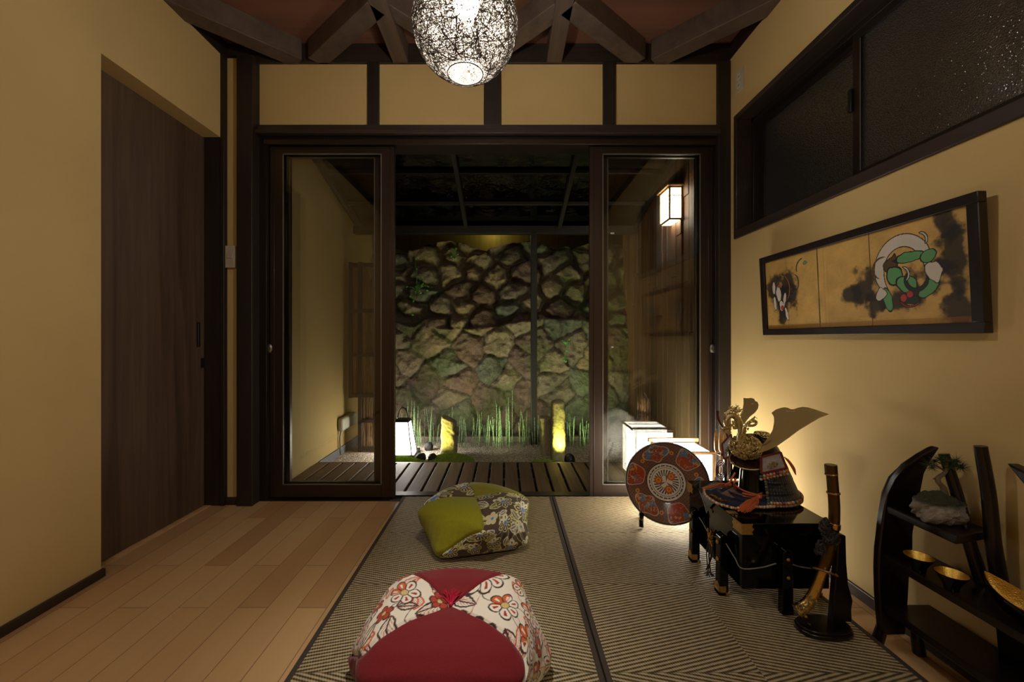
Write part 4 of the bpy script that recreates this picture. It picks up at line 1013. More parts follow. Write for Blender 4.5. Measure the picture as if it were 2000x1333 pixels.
# ================================================================== PLATE ON ITS EASEL
def plate():
    pcx, pcy, pcz, R = 0.778, 1.985, 0.252, 0.190
    root = thing('decorated_plate', 'large round porcelain plate patterned in rust red and blue, propped upright', 'plate', (pcx, pcy, pcz-R))
    lean = math.radians(10); yaw = math.radians(-16)      # leans back, turned toward the middle of the room
    Rm = Matrix.Rotation(yaw, 3, 'Z') @ Matrix.Rotation(math.radians(90)-lean, 3, 'X')
    # local frame: +z is the plate's face, pointing to -Y in the room
    prof = [(0, .012), (.36, .012), (.44, .013), (.50, .018), (.75, .032), (.97, .044), (1.0, .043)]
    nr, na = 190, 720; r = np.linspace(0, 1, nr); a = np.linspace(0, 2*PI, na+1); Rr, A = np.meshgrid(r, a, indexing='ij')
    h = np.interp(Rr, [p[0] for p in prof], [p[1] for p in prof])
    x, y = Rr*np.cos(A), Rr*np.sin(A)
    C = np.empty(x.shape+(3,)); rust, blue, cream, navy, gold, grey = srgb(150, 70, 44)[:3], srgb(92, 116, 140)[:3], srgb(208, 196, 180)[:3], srgb(40, 44, 62)[:3], srgb(212, 140, 56)[:3], srgb(120, 104, 92)[:3]
    C[:] = srgb(112, 66, 48)[:3]
    diaper = (np.sin((x+y)*70) > .35) | (np.sin((x-y)*70) > .35); C = lerp(C, grey, diaper*.45)
    g = np.degrees(A) % 360; n = fbm(x*14+5, y*14+5, 3, 2)
    for k in range(6):
        ac = math.radians(90+k*60+20); cx, cy = .735*math.cos(ac), .735*math.sin(ac)
        dx, dy = x-cx, y-cy; u = dx*math.cos(ac)+dy*math.sin(ac); v = -dx*math.sin(ac)+dy*math.cos(ac)
        if k % 2 == 0:
            lob = 1+.14*np.cos(4*np.arctan2(v, u)); d = np.hypot(u/.205, v/.30)/lob
        else:
            d = np.maximum(np.abs(u)/.205, np.abs(v+.0*u)/(.19+.20*u))
            d = (np.abs(u/.215)**4+np.abs(v/(.25+.3*u))**4)**.25
        C = lerp(C, srgb(196, 184, 168)[:3], (d < 1)*1.0)
        inn = d < .94; C = lerp(C, rust, inn*1.0)
        C = lerp(C, blue, (inn & (fbm(x*7+k, y*7, 2, 11+k) > .56))*1.0)
        C = lerp(C, srgb(176, 168, 158)[:3], (inn & (np.abs(fbm(x*12+k*3, y*12, 2, 5)-.5) < .018))*1.0)
        C = lerp(C, gold, (inn & (fbm(x*16+k, y*16+9, 2, 21) > .70))*.9)
        if k % 2: C = lerp(C, srgb(170, 66, 40)[:3], (inn & (u < 0) & (np.abs(np.sin(v*60)) > .3))*.8)
        a2 = ac+math.radians(30); e = np.hypot(x-.74*math.cos(a2), y-.74*math.sin(a2)); C = lerp(C, gold, (e < .05)*1.0); C = lerp(C, rust, (e < .022)*1.0)
    C = lerp(C, navy, (Rr > .955)*.9)
    C = lerp(C, cream, (Rr < .465)*1.0)
    for r0, w in ((.468, .008), (.345, .006)): C = lerp(C, navy, (np.abs(Rr-r0) < w)*1.0)
    C = lerp(C, navy, ((np.abs(Rr-.395) < .014) & (np.sin(A*26+np.sin(A*9)) > -.75))*1.0)
    leafs = (np.sin(A*26+Rr*24) > .1) & (Rr > .15) & (Rr < .30); C = lerp(C, navy, leafs*1.0)
    C = lerp(C, navy, ((np.abs(np.sin(A*1.5+1)) < .12+.3*n) & (Rr < .16))*.9)
    for k in range(3):
        ac = math.radians(50+k*120); d = np.hypot(x-.185*math.cos(ac), y-.185*math.sin(ac)); aa = np.arctan2(y-.185*math.sin(ac), x-.185*math.cos(ac))
        C = lerp(C, srgb(176, 84, 40)[:3], (d < .098*(1+.08*np.cos(aa*9)))*1.0); C = lerp(C, gold, (np.abs(d-.045) < .014)*1.0)
    L = np.stack([x*R, y*R, h], -1) @ np.array(Rm).T+np.array([pcx, pcy, pcz])
    # the face normal in local +z must look to -Y: Rm maps z to about -Y
    gridmesh('plate_face', L, C, vcol('glazed_porcelain', 0.12, coat=0.5), parent=root)
    def W(p): return Vector((pcx, pcy, pcz))+Rm @ Vector(p)
    m = MB(); ax = Rm @ Vector((0, 0, 1))
    m.lathe([(0.0, 0.004), (0.10, 0.004), (0.105, -0.004), (0.112, 0.004), (0.15, 0.020), (R*.97, 0.039), (R*1.0, 0.0435), (R*.985, .0445)], (0, 0, 0), 72, cap=False)
    m.v = [W(p) for p in m.v]; m.build('plate_back', plain('white_glaze', srgb(214, 210, 202), 0.18), root, smooth='all')
    # easel
    e = thing('plate_stand', 'small black curved easel holding the patterned plate', 'plate stand', (pcx, pcy-.02, MZ+0.0012))
    m = MB(); fw = Rm @ Vector((0, 0, 1)); sd = Rm @ Vector((1, 0, 0)); fw.z = 0; fw.normalize()
    for s in (-1, 1):
        b0 = Vector((pcx, pcy, 0))+sd*s*0.115
        pts = [b0+fw*0.085+Vector((0, 0, .115)), b0+fw*0.072+Vector((0, 0, .092)), b0+fw*0.045+Vector((0, 0, .082)), b0+fw*0.03+Vector((0, 0, .07)), b0+fw*0.050+Vector((0, 0, MZ+.008))]
        m.tube(bez(pts, 20), 0.011, 8)
        m.tube(bez([b0+fw*0.035+Vector((0, 0, .075)), b0-fw*0.03+Vector((0, 0, .085)), b0-fw*.085+Vector((0, 0, MZ+.008))], 12), 0.007, 8)
        m.tube(bez([b0-fw*0.028+Vector((0, 0, .085)), b0-fw*.046-sd*s*.03+Vector((0, 0, .17)), b0-fw*.060-sd*s*.05+Vector((0, 0, .24))], 12), 0.006, 8)
    m.tube([Vector((pcx, pcy, .075))+sd*-.115-fw*.02, Vector((pcx, pcy, .075))+sd*.115-fw*.02], 0.006, 8)
    m.build('easel_frame', MAT['black'], e, smooth=True)
plate()
# ================================================================== LACQUERED CHEST
CX0, CX1, CY0, CY1, CZ1 = 0.800, 1.095, 1.380, 1.785, 0.326
o = thing('lacquered_chest', 'black lacquered armour chest with six legs, gilt corner fittings and twisted cord', 'chest', (0.945, 1.58, MZ+0.001))
MB().box(CX0-0.006, CX1+0.006, CY0-0.006, CY1+0.006, 0.288, CZ1).build('lid', MAT['black'], o, bevel=0.002)
MB().box(CX0, CX1, CY0+0.004, CY1-0.004, 0.100, 0.288).build('body', MAT['black'], o, bevel=0.002)
lw = 0.034
legs = []
for yy in (1.475, 1.69): legs += [(CX0-lw*.6, yy, 'x-'), (CX1+lw*.45, yy, 'x+')]
legs += [(0.935, CY0-0.014, 'y-'), (0.935, CY1+0.014, 'y+')]
gf = plain('engraved_gilt', srgb(196, 156, 84), 0.3, 1.0, 0.45, 260, 0.8)
for (x, y, k) in legs:
    m = MB(); hx, hy = (lw/2, lw/2) if k[0] == 'x' else (lw/2+.002, 0.013)
    if k[0] == 'x': hx = 0.0165
    prof = [(x-hx, MZ+.001), (x+hx, MZ+.001), (x+hx*.86, 0.2), (x+hx*.86, .232)]+[(x+hx*.86*math.cos(a), .232+.016*math.sin(a)) for a in np.linspace(0.2, PI-0.2, 7)]+[(x-hx*.86, .232), (x-hx*.86, .2)]
    m.prism([(a, y-hy, b) for a, b in prof], (0, 2*hy, 0)); lg = m.build('leg', MAT['black'], o, bevel=0.003)
    if k != 'y+':
        t = 0.0015; q = MB(); q.box(x-hx-t, x+hx+t, y-hy-t, y+hy+t, MZ+.0015, MZ+.012)
        if k[0] == 'x': q.prism([(x-hx-t, y-hy-t, MZ+.002), (x-hx-t, y+hy+t, MZ+.002), (x-hx-t, y+hy+t, MZ+.030), (x-hx-t, y, MZ+.045), (x-hx-t, y-hy-t, MZ+.030)], (t*.9, 0, 0)); q.box(x-hx-t, x+hx*.3, y-hy-t, y-hy, MZ+.002, MZ+.034)
        if k[0] == 'x': q.build('leg_cap', gf, lg)
        for zz in (.155, .215):
            s = MB()
            if k == 'x-': s.lathe([(.008, 0), (.006, .004), (0, .006)], (x-hx, y-.002, zz), 14, (-1, 0, 0))
            if k == 'y-': s.lathe([(.006, 0), (.004, .003), (0, .004)], (x, y-hy, zz), 14, (0, -1, 0))
            if s.v: s.build('stud', gf, lg, smooth=True)
# gilt corners of the lid
def corner(xa, ya, dx, dy):
    m = MB(); t = 0.0016; z0, z1 = 0.289, CZ1-0.001; L = 0.040
    xs = [xa, xa+dx*L*.92, xa+dx*L*.82, xa+dx*L, xa+dx*L*.82, xa+dx*L*.92, xa]; zs = [z0, z0, z0+.010, (z0+z1)/2, z1-.010, z1, z1]
    m.prism([(a, ya, b) for a, b in zip(xs, zs)], (0, -dy*t, 0))
    L2 = 0.058; ys = [ya, ya+dy*L2*.94, ya+dy*L2*.88, ya+dy*L2, ya+dy*L2*.88, ya+dy*L2*.94, ya]
    m.prism([(xa, a, b) for a, b in zip(ys, zs)], (-dx*t, 0, 0))
    return m.build('corner_fitting', gf, o)
e = 0.0062
for xa, dx in ((CX0-e, 1), (CX1+e, -1)):
    for ya, dy in ((CY0-e, 1), (CY1+e, -1)): corner(xa, ya, dx, dy)
q = MB().box(CX0-e, CX0+.025, 1.452, 1.476, CZ1, CZ1+.0012); q.build('lid_clasp', gf, o)
def twisted(pts, r=0.0014, n=60, turns=40):
    P_ = bez(pts, n); m = MB()
    for ph in (0, PI):
        out = []; 
        for i, p in enumerate(P_):
            d = (P_[min(i+1, len(P_)-1)]-P_[max(i-1, 0)]).normalized(); u = d.orthogonal().normalized(); v = d.cross(u); a = ph+i*2*PI/4.5
            out.append(p+(u*math.cos(a)+v*math.sin(a))*r*.7)
        m.tube(out, r, 5)
    return m
cordm = plain('grey_twisted_cord', srgb(130, 122, 106), 0.6, 0, 0.3, 200)
m = twisted([(CX0-.018, 1.69, .232), (CX0-.004, 1.66, .205), (CX0-.004, 1.60, .185), (CX0-.006, 1.52, .206), (CX0-.018, 1.49, .225)], n=60)
m2 = twisted([(CX0-.016, 1.455, .218), (CX0-.004, 1.42, .185), (CX0-.003, CY0+.001, .172), (.86, CY0+.001, .174), (.91, CY0-.003, .19)], n=70)
m3 = twisted([(.957, CY0-.003, .19), (1.0, CY0, .176), (1.06, CY0, .170), (1.095, CY0, .172)], n=50)
for a in (m2, m3): b = len(m.v); m.v += a.v; m.f += [tuple(i+b for i in f) for f in a.f]; m.mi += a.mi; m.c += a.c
m.build('twisted_cord', cordm, o)
# gilt bow and hanging tassel on the side
m = MB(); bx = CX0-.008
for (a, b, c, d) in ((1.60, .205, 1.565, .150), (1.572, .210, 1.585, .145), (1.555, .2, 1.60, .158), (1.592, .175, 1.560, .172), (1.60, .19, 1.575, .196)): m.tube([(bx, a, b), (bx-.006, (a+c)/2, (b+d)/2), (bx, c, d)], .0042, 6)
m.build('gilt_cord_bow', MAT['gold'], o, smooth=True)
m = MB(); r = random.Random(3)
for i in range(5):
    y = 1.56+i*.008; pts = [(bx-.003, y, .155), (bx-.008+r.uniform(-.004, .004), y+r.uniform(-.008, .008), .11), (bx-.01+r.uniform(-.006, .006), 1.575+r.uniform(-.012, .012), MZ+.022)]
    m.tube(bez(pts, 14), .0022, 6)
for i in range(30): a = r.uniform(0, 2*PI); L = r.uniform(.008, .02); m.tube([(bx-.01, 1.575, MZ+.022), (bx-.01+math.cos(a)*L, 1.575+math.sin(a)*L, MZ+.004+r.uniform(0, .008))], .0009, 4)
m.build('hanging_tassel', plain('black_silk', srgb(46, 40, 36), 0.5), o, smooth=True)

# ================================================================== DISPLAY CLOTH under the helmet
zc = CZ1+0.0012
cm = plain('dark_green_silk', srgb(20, 28, 21), 0.5, 0, 0.15, 60)
m = MB(); a = Vector((CX0-.007, 1.66, zc)); b = Vector((CX0-.007, 1.50, zc)); tip = Vector((CX0-.013, 1.595, .262))
m.prism([(CX0-.007, 1.68, zc), (CX0-.007, 1.52, zc), (.87, 1.49, zc), (1.07, 1.52, zc), (1.08, 1.70, zc), (.90, 1.765, zc)][::-1], (0, 0, .0016))
nn = 10; pa = [a.lerp(b, i/nn) for i in range(nn+1)]; V = []
for i in range(nn+1):
    u = i/nn; w = 1-abs(2*u-1)**0.8
    for j in range(6):
        t = j/5; q = Vector((CX0-.0085-.004*math.sin(t*2.2), 1.675+(1.525-1.675)*u, zc-.064*w*t)); q.y += (1.612-q.y)*0.25*t; V.append(q)
m.add(V, [(i*6+j, i*6+j+1, i*6+j+7, i*6+j+6) for i in range(nn) for j in range(5)])
o = m.build('display_cloth', cm); tag(o, 'dark green silk cloth under the helmet, one corner hanging over the chest edge', 'cloth')
sol = o.modifiers.new('thick', 'SOLIDIFY'); sol.thickness = 0.0008
q = MB(); q.tube([V[i*6+5]+Vector((-.001, 0, 0)) for i in range(nn+1)], .0012, 5); q.build('edge_piping', plain('pale_piping', srgb(150, 156, 130), 0.5), o)

# ================================================================== HELMET STAND
HZ = CZ1+0.003
hs = Vector((0.985, 1.615, HZ+.001))
o = tag(MB().lathe([(.061, 0), (.061, .012), (.058, .016), (.050, .13), (.053, .150), (.0, .150)], hs, 48).build('helmet_stand', MAT['black'], smooth=True), 'black lacquered tapered drum stand carrying the samurai helmet', 'stand')

# ================================================================== SAMURAI HELMET
BC = Vector((1.005, 1.655, 0.492))
hel = thing('samurai_helmet', 'samurai helmet with wide gold horns, dragon crest and laced neck guard', 'samurai helmet', (BC.x, BC.y, HZ+.15))
# bowl: ribbed dome tipped backward
n_, k_ = 26, 96; ph = np.linspace(0, PI/2, n_); th = np.linspace(0, 2*PI, k_+1); PH, TH = np.meshgrid(ph, th, indexing='ij')
rib = 1+0.012*np.abs(np.sin(TH*12))
x = BC.x+.098*np.sin(PH)*np.cos(TH)*rib; y = BC.y+.090*np.sin(PH)*np.sin(TH)*rib; z = BC.z-.028+.098*np.cos(PH)
gridmesh('helmet_bowl', np.stack([x, y, z], -1), None, MAT['black'], parent=hel)
# finial
m = MB(); fc = Vector((BC.x+.025, BC.y-.01, BC.z+.068))
for k in range(26):
    a = k*2*PI/26; m.ball(fc+Vector((math.cos(a)*.022, math.sin(a)*.022, .002+.003*(k % 2))), .0065, 8)
m.lathe([(.024, -.006), (.020, .006), (.010, .010), (.012, .014), (0, .014)], fc, 24)
m.build('finial', MAT['antique'], hel, smooth=True)
# visor
vc = Vector((.945, 1.585, .482)); va = Vector((-.25, -.25, 1)).normalized()
m = MB(); m.lathe([(.0, .012), (.045, .010), (.066, .001), (.068, -.004), (.060, -.002), (.0, .004)], vc, 48, va); m.build('visor', plain('maroon_lacquer', srgb(46, 22, 20), 0.2), hel, smooth=True)
m = MB(); q = Vector((0, 0, 1)).rotation_difference(va)
ring = [];
for a in np.linspace(0, 2*PI, 49)[:-1]:
    w = Vector((math.cos(a)*.069, math.sin(a)*.069, -.003)); w.rotate(q); ring.append(vc+w)
m.tube(ring, .0022, 6, closed=True); m.build('visor_rim', MAT['goldmatte'], hel, smooth=True)
# horns: flat blades on an inclined plane that leans back over the bowl
def hp_(x, y):
    u, v = (x-987)/800, (y-660)/800; Y = (.925+1.18*(H-.52))/(u+1.18*v); return Vector((u*Y, Y, H-v*Y))
near = [(1474, 884), (1486, 872), (1500, 856), (1509, 840), (1512, 824), (1511, 814), (1506.5, 807), (1515, 800.5), (1525, 797), (1533, 795.8), (1539, 797), (1544, 799.5), (1550, 800), (1558, 796.8), (1568, 795), (1578, 796.2), (1592, 800), (1606, 805), (1618.5, 809), (1600, 816), (1580, 828), (1560, 840), (1540, 855), (1520, 869), (1500, 879), (1478, 886)]
far_ = [(1438, 846), (1443, 828), (1449, 806), (1452, 790), (1452, 777.5), (1459, 778.4), (1467, 777.5), (1473, 779.5), (1475, 784), (1479, 785), (1481.5, 791), (1480, 798), (1474, 806), (1464, 814), (1456, 824), (1450, 836), (1446, 848)]
nrm = Vector((1.0, 0, -1.18*0+0)).normalized(); nrm = Vector((1, 0, -1.18)).normalized()
for pts, hole_ in ((near, (1545, 804)), (far_, (1469, 789))):
    P3 = [hp_(*p) for p in pts]
    h_ = MB().prism(P3, nrm*.0022).build('horn', MAT['goldmatte'], hel, bevel=0.0004)
# edge piercing on the horns, small dark crescents
m = MB()
for (cx, cy, w) in ((1540, 803.2, 3.5), (1548.5, 803.2, 3.5), (1469.5, 788.5, 2.2)):
    pts = [hp_(cx+w*math.cos(a), cy+2.0*math.sin(a)-.5)-nrm*.0012 for a in np.linspace(0.1, PI-.1, 8)]
    MB().tube(pts, .0009, 5).build('horn_inlay', plain('pale_inlay', srgb(232, 210, 160), 0.5), hel)
# dragon crest: a coiled gilt mass on the brow, with antlers and whiskers
r = random.Random(11)
dc = Vector((.918, 1.565, .532)); m = MB()
def pxd(x, y, Y=1.55): return P(x, y, Y)
for i in range(520):
    v = Vector((r.gauss(0, 1), r.gauss(0, 1), r.gauss(0, 1))).normalized(); q = dc+Vector((v.x*.052, v.y*.052, v.z*.042))
    m.ball(q, r.uniform(.003, .0068), 6, sc=(r.uniform(.7, 1.3), 1, r.uniform(.7, 1.3)))
for i in range(70):
    v = Vector((r.gauss(0, 1), r.gauss(-.6, 1), r.gauss(0, 1))).normalized(); q = dc+Vector((v.x*.052, v.y*.052, v.z*.042)); u = v.orthogonal().normalized(); w = v.cross(u); s = r.uniform(.005, .010)
    m.tube([q+v*.004+(u*math.cos(a)+w*math.sin(a))*s*(1-a/9) for a in np.linspace(0, 6.5, 14)], .0016, 5)
m.ball(dc, .046, 24, sc=(1.05, 1.05, .85))
m.build('dragon_crest', MAT['antique'], hel, smooth=True)
m = MB()
# neck and body rising
m.tube(bez([pxd(1446, 866), pxd(1448, 845), pxd(1443, 826), pxd(1436, 815), pxd(1426, 812), pxd(1418, 822), pxd(1420, 832)], 40), [.016-.0002*i for i in range(41)][:len(bez([(0, 0, 0)]*7, 40))], 10)
for i in range(34):
    t = i/33; q = pxd(1417+24*t+4*math.sin(i), 822-14*math.sin(t*PI)-3*t*3); l = .016+.012*r.random()
    m.tube([q, q+Vector((r.uniform(-.008, .012), 0, l*.6)), q+Vector((r.uniform(-.004, .020), -.004, l))], [.0032, .0026, .0006], 5)
for i in range(60):
    t = r.random(); q = pxd(1418+26*t, 840-14*t+r.uniform(-8, 8)); m.ball(q, r.uniform(.003, .006), 6)
m.tube(bez([pxd(1418, 834), pxd(1412, 838), pxd(1414, 842), pxd(1420, 846), pxd(1428, 845)], 20), .003, 6)
m.build('dragon_head', MAT['antique'], hel, smooth=True)
m = MB()
m.tube(bez([pxd(1444, 860, 1.52), pxd(1449, 846, 1.52), pxd(1453, 836, 1.52), pxd(1460, 828, 1.52), pxd(1468, 823, 1.52)], 24), .006, 8)
for i in range(60):
    t = r.random(); q = pxd(1444+18*t, 862-36*t, 1.518)+Vector((r.uniform(-.008, .008), -.004, r.uniform(-.008, .008))); m.ball(q, r.uniform(.0018, .0036), 6)
for k in range(5):
    q = pxd(1452+4*k, 832-2*k, 1.52); m.tube([q, q+Vector((.012, 0, .010+.002*k)), q+Vector((.022, 0, .010))], [.004, .003, .0006], 6)
m.tube(bez([pxd(1455, 830, 1.52), pxd(1463, 832, 1.51), pxd(1472, 831.5, 1.5), pxd(1477, 828, 1.5), pxd(1477, 824, 1.5), pxd(1473, 823, 1.5), pxd(1472.5, 826, 1.5)], 30), .0045, 8)
m.build('dragon_tail', MAT['antique'], hel, smooth=True)
# neck guard: four laced lames, each a band, with a braided hem
lace = NT('dark_blue_lacing'); g = lace.node('ShaderNodeSeparateXYZ'); lace.put(g.inputs[0], lace.coord('Object'))
ang = lace.M('ARCTAN2', g.outputs[1], g.outputs[0]); st_ = lace.M('SINE', lace.M('MULTIPLY', ang, 90.0)); zz_ = lace.M('SINE', lace.M('MULTIPLY', g.outputs[2], 700.0))
lm = lace.M('MULTIPLY', lace.M('ADD', st_, lace.M('MULTIPLY', zz_, 0.6)), 0.5)
LACE = lace.bsdf(lace.mix(lace.M('MULTIPLY_ADD', lm, 0.5, 0.5, clamp=True), srgb(10, 12, 20), srgb(44, 46, 62)), 0.42, 0, lace.bump(lm, 0.6, 0.003))
SA0, SA1 = math.radians(-108), math.radians(100); sc_ = Vector((1.005, 1.640, 0))
tiers = [(.092, .108, .478, .440), (.104, .122, .446, .404), (.118, .136, .410, .368), (.132, .150, .374, .338)]
braid = NT('orange_white_braid'); ba = braid.node('ShaderNodeAttribute', attribute_name='Col'); BR = braid.bsdf(ba.outputs['Color'], 0.6, 0, braid.bump(braid.noise(braid.coord('Object'), 300, 3), .3, .002))
def hem(parent, pts, name='braided_hem', r0=.0062):
    m = MB(); cols = [srgb(186, 104, 66)[:3], srgb(168, 152, 124)[:3], srgb(60, 70, 76)[:3]]
    L = len(pts)
    for i, p in enumerate(pts):
        m.ball(p, r0, 8, col=cols[(i+(0)) % 2 if i % 5 else 2]); m.ball(Vector(p)+Vector((0, 0, -.0095)), r0*.92, 8, col=cols[(i+1) % 2])
    return m.build(name, BR, parent, smooth=True, colors=True)
for i, (r0, r1, z0, z1) in enumerate(tiers):
    nA = 80; A = np.linspace(SA0, SA1, nA+1); V = []
    prof = [(r0, z0), (r0+.002, z0+.002), (r1+.001, z1+.004), (r1+.001, z1), (r1-.003, z1), (r0-.002, z0-.001)]
    arr = np.array([[(sc_.x+math.cos(a)*pr*.97, sc_.y+math.sin(a)*pr, pz) for a in A] for pr, pz in prof])
    lam = gridmesh('neck_guard', arr, None, LACE, parent=hel)
    if i == 3: hem(lam, [(sc_.x+math.cos(a)*(r1+.001)*.97, sc_.y+math.sin(a)*(r1+.001), z1+.008) for a in np.linspace(SA0, SA1, 52)])
# vertical front border of the guard
m = MB(); cols = [srgb(64, 66, 52)[:3], srgb(110, 98, 70)[:3]]
for k in range(16):
    t = k/15; rr2 = .094+(.152-.094)*t; m.ball((sc_.x+math.cos(SA0)*rr2*.97, sc_.y+math.sin(SA0)*rr2-.002, .474-.13*t), .0055, 8, col=cols[k % 2])
m.build('guard_border', BR, hel, smooth=True, colors=True)
# turned-back cheek flaps
def flap(p00, p10, p11, p01, off, name='cheek_flap'):
    c4 = [Vector(p) for p in (p00, p10, p11, p01)]; nv = (c4[1]-c4[0]).cross(c4[3]-c4[0]).normalized()
    if nv.dot(Vector((0, -1, 0))) < 0: nv = -nv
    f = MB().prism(c4, -nv*.006).build(name, plain('stencilled_leather', srgb(168, 160, 160), 0.6, 0, 0.35, 90), hel, bevel=.001)
    m = MB(); cc = sum(c4, Vector())/4
    for i in range(4):
        a, b = c4[i]*.97+cc*.03, c4[(i+1) % 4]*.97+cc*.03; m.beam(a+nv*.0008, b+nv*.0008, .007, .003, nv)
    m.build('flap_border', plain('maroon_leather', srgb(110, 34, 36), 0.5), f)
    m = MB(); r = random.Random(5)
    for i in range(46):
        a = r.uniform(0, 2*PI); q = cc+(c4[1]-c4[0]).normalized()*math.cos(a)*.018*r.uniform(.3, 1)+(c4[3]-c4[0]).normalized()*(math.sin(a)*.013*r.uniform(.3, 1)+.008); m.ball(q+nv*.002, .0028, 6)
    m.build('crest_fitting', MAT['antique'], f, smooth=True)
    ps = []
    for i in range(9): ps.append(c4[3].lerp(c4[2], i/8)+Vector((0, -.002, -.010))) if off else None
    if ps: hem(f, ps, 'flap_braid', .0062)
    return f
Yf = 1.50
flap(P(1486, 893, Yf), P(1525, 883, Yf-.015), P(1537, 915, Yf-.015), P(1486, 926, Yf), True)
flap(P(1410, 868, 1.74), P(1428, 848, 1.72), P(1434, 888, 1.66), P(1414, 898, 1.70), False)
# orange ties from the guard to the back ring
m = MB()
for k in range(3): m.tube(bez([P(1532+3*k, 893+2*k, 1.56), P(1541+2*k, 905, 1.55), P(1548+k*2, 916, 1.54), P(1552+k, 924+2*k, 1.535)], 16), .0022, 6)
m.build('back_tie', MAT['orange'], hel, smooth=True)
# dark blue lamellar skirt spread in front of the stand
n1, n2 = 30, 60; U, W_ = np.meshgrid(np.linspace(0, 1, n1), np.linspace(0, 1, n2), indexing='ij')
Adeg = 168+(268-168)*W_; A = np.radians(Adeg); rmx = np.interp(Adeg, [168, 185, 205, 221, 239, 268], [.185, .205, .222, .215, .150, .125]); rr2 = .066+(rmx-.066)*U
xs = hs.x+np.cos(A)*rr2; ys = hs.y+np.sin(A)*rr2; zs = HZ+.022-.019*U**1.5+.0025*np.sin(U*22)+.001*np.sin(W_*160)
sk = gridmesh('lamellar_skirt', np.stack([xs, ys, zs], -1), None, plain('navy_lacing', srgb(26, 30, 52), 0.5, 0, .5, 160, .6), parent=hel)
so = sk.modifiers.new('thick', 'SOLIDIFY'); so.thickness = .002
m = MB(); cols = [srgb(176, 150, 104)[:3], srgb(196, 120, 76)[:3], srgb(206, 196, 170)[:3]]
for i in range(62):
    j = int(i/61*(n2-1)); m.ball((xs[-1, j]*1.0, ys[-1, j], zs[-1, j]+.004), .0052, 8, col=cols[i % 3])
m.build('skirt_braid', BR, sk, smooth=True, colors=True)
m = MB()
for i in range(40):
    t = i/39; a = math.radians(188+20*t); q = Vector((hs.x+math.cos(a)*.196, hs.y+math.sin(a)*.196, HZ+.010)); m.ball(q+Vector((r.uniform(-.004, .012), r.uniform(-.004, .004), r.uniform(0, .004))), .0036, 6)
m.build('skirt_fitting', MAT['gold'], sk, smooth=True)
m = MB(); m.prism([PZ(1408, 964, HZ+.020), PZ(1432, 952, HZ+.026), PZ(1456, 966, HZ+.022), PZ(1432, 973, HZ+.017)], (0, .002, -.004)); m.build('patterned_patch', plain('brown_brocade', srgb(120, 92, 80), 0.6, 0, .5, 200), hel)
# orange cord looped round the stand, with two tassels
m = MB()
for k, (rr3, zz) in enumerate(((.062, HZ+.020), (.065, HZ+.012), (.070, HZ+.028))):
    m.tube([(hs.x+math.cos(a)*rr3, hs.y+math.sin(a)*rr3, zz+.004*math.sin(a*2+k)) for a in np.linspace(math.radians(150), math.radians(350), 30)], .0036, 8)
m.tube(bez([P(1437, 935, 1.57), P(1434, 945, 1.565), PZ(1438, 957, HZ+.024), PZ(1452, 963, HZ+.022)], 20), .0036, 8)
m.tube(bez([P(1436, 924, 1.58), P(1430, 934, 1.58), P(1424, 944, 1.57), P(1417, 948, 1.56)], 20), .0036, 8)
m.tube(bez([PZ(1450, 970, HZ+.020), PZ(1470, 973, HZ+.020), PZ(1490, 967, HZ+.020), PZ(1506, 957, HZ+.03)], 20), .0036, 8)
m.tube(bez([PZ(1450, 964, HZ+.024), PZ(1470, 968, HZ+.026), PZ(1488, 964, HZ+.03), PZ(1500, 953, HZ+.036), PZ(1496, 949, HZ+.04)], 20), .0036, 8)
m.build('orange_cord', MAT['orange'], hel, smooth=True)
def tassel(a, b, spread, n, name='tassel'):
    m = MB(); r = random.Random(n); a = Vector(a); b = Vector(b); d = b-a; s = d.cross(Vector((0, 0, 1))).normalized()
    m.ball(a+Vector((0, 0, .002)), .0095, 14, sc=(1.1, 1.1, .9))
    for i in range(n):
        t = r.gauss(0, .5); e = b+s*spread*t+d*r.uniform(-.25, .12); e.z = max(e.z, HZ+.004)+r.uniform(0, .004)
        mid = (a+e)/2+s*spread*t*.45+Vector((0, 0, r.uniform(0, .012)*(1-abs(t)*.4))); m.tube(bez([a+Vector((0, 0, r.uniform(-.006, .008))), mid, e], 8), .0010, 4)
    return m.build(name, MAT['orange'], hel, smooth=True)
tassel(PZ(1483, 972, HZ+.026), PZ(1448, 999, HZ+.004), .016, 120)
tassel(PZ(1424, 948, HZ+.020), PZ(1378, 955, HZ+.012), .007, 80)

# ================================================================== BOW AND ARROW STAND beside the lamp
bs = Vector((1.035, 1.93, MZ+.001))
o = thing('bow_and_arrow_stand', 'miniature bow and arrow rack standing between lamp and helmet', 'bow stand', bs)
MB().box(bs.x-.055, bs.x+.055, bs.y-.04, bs.y+.04, MZ+.001, MZ+.022).build('stand_base', MAT['black'], o, bevel=.003)
m = MB(); m.box(bs.x-.006, bs.x+.006, bs.y-.006, bs.y+.006, MZ+.022, .44); m.box(bs.x+.022, bs.x+.032, bs.y-.006, bs.y+.006, MZ+.022, .40); m.box(bs.x-.03, bs.x+.04, bs.y-.014, bs.y+.014, .396, .402); m.box(bs.x-.028, bs.x+.036, bs.y-.008, bs.y+.008, .30, .306)
m.build('rack', MAT['black'], o, bevel=.001)
Yb_ = 1.90
MB().tube(bez([P(1402, 803, Yb_), P(1402, 812, Yb_), P(1405, 824, Yb_), P(1410, 833, Yb_), P(1416, 843, Yb_), P(1422, 860, Yb_), P(1424, 890, Yb_), P(1423, 935, Yb_)], 40), .0062, 8).build('bow', plain('maroon_black_lacquer', srgb(70, 22, 26), 0.15), o, smooth=True)
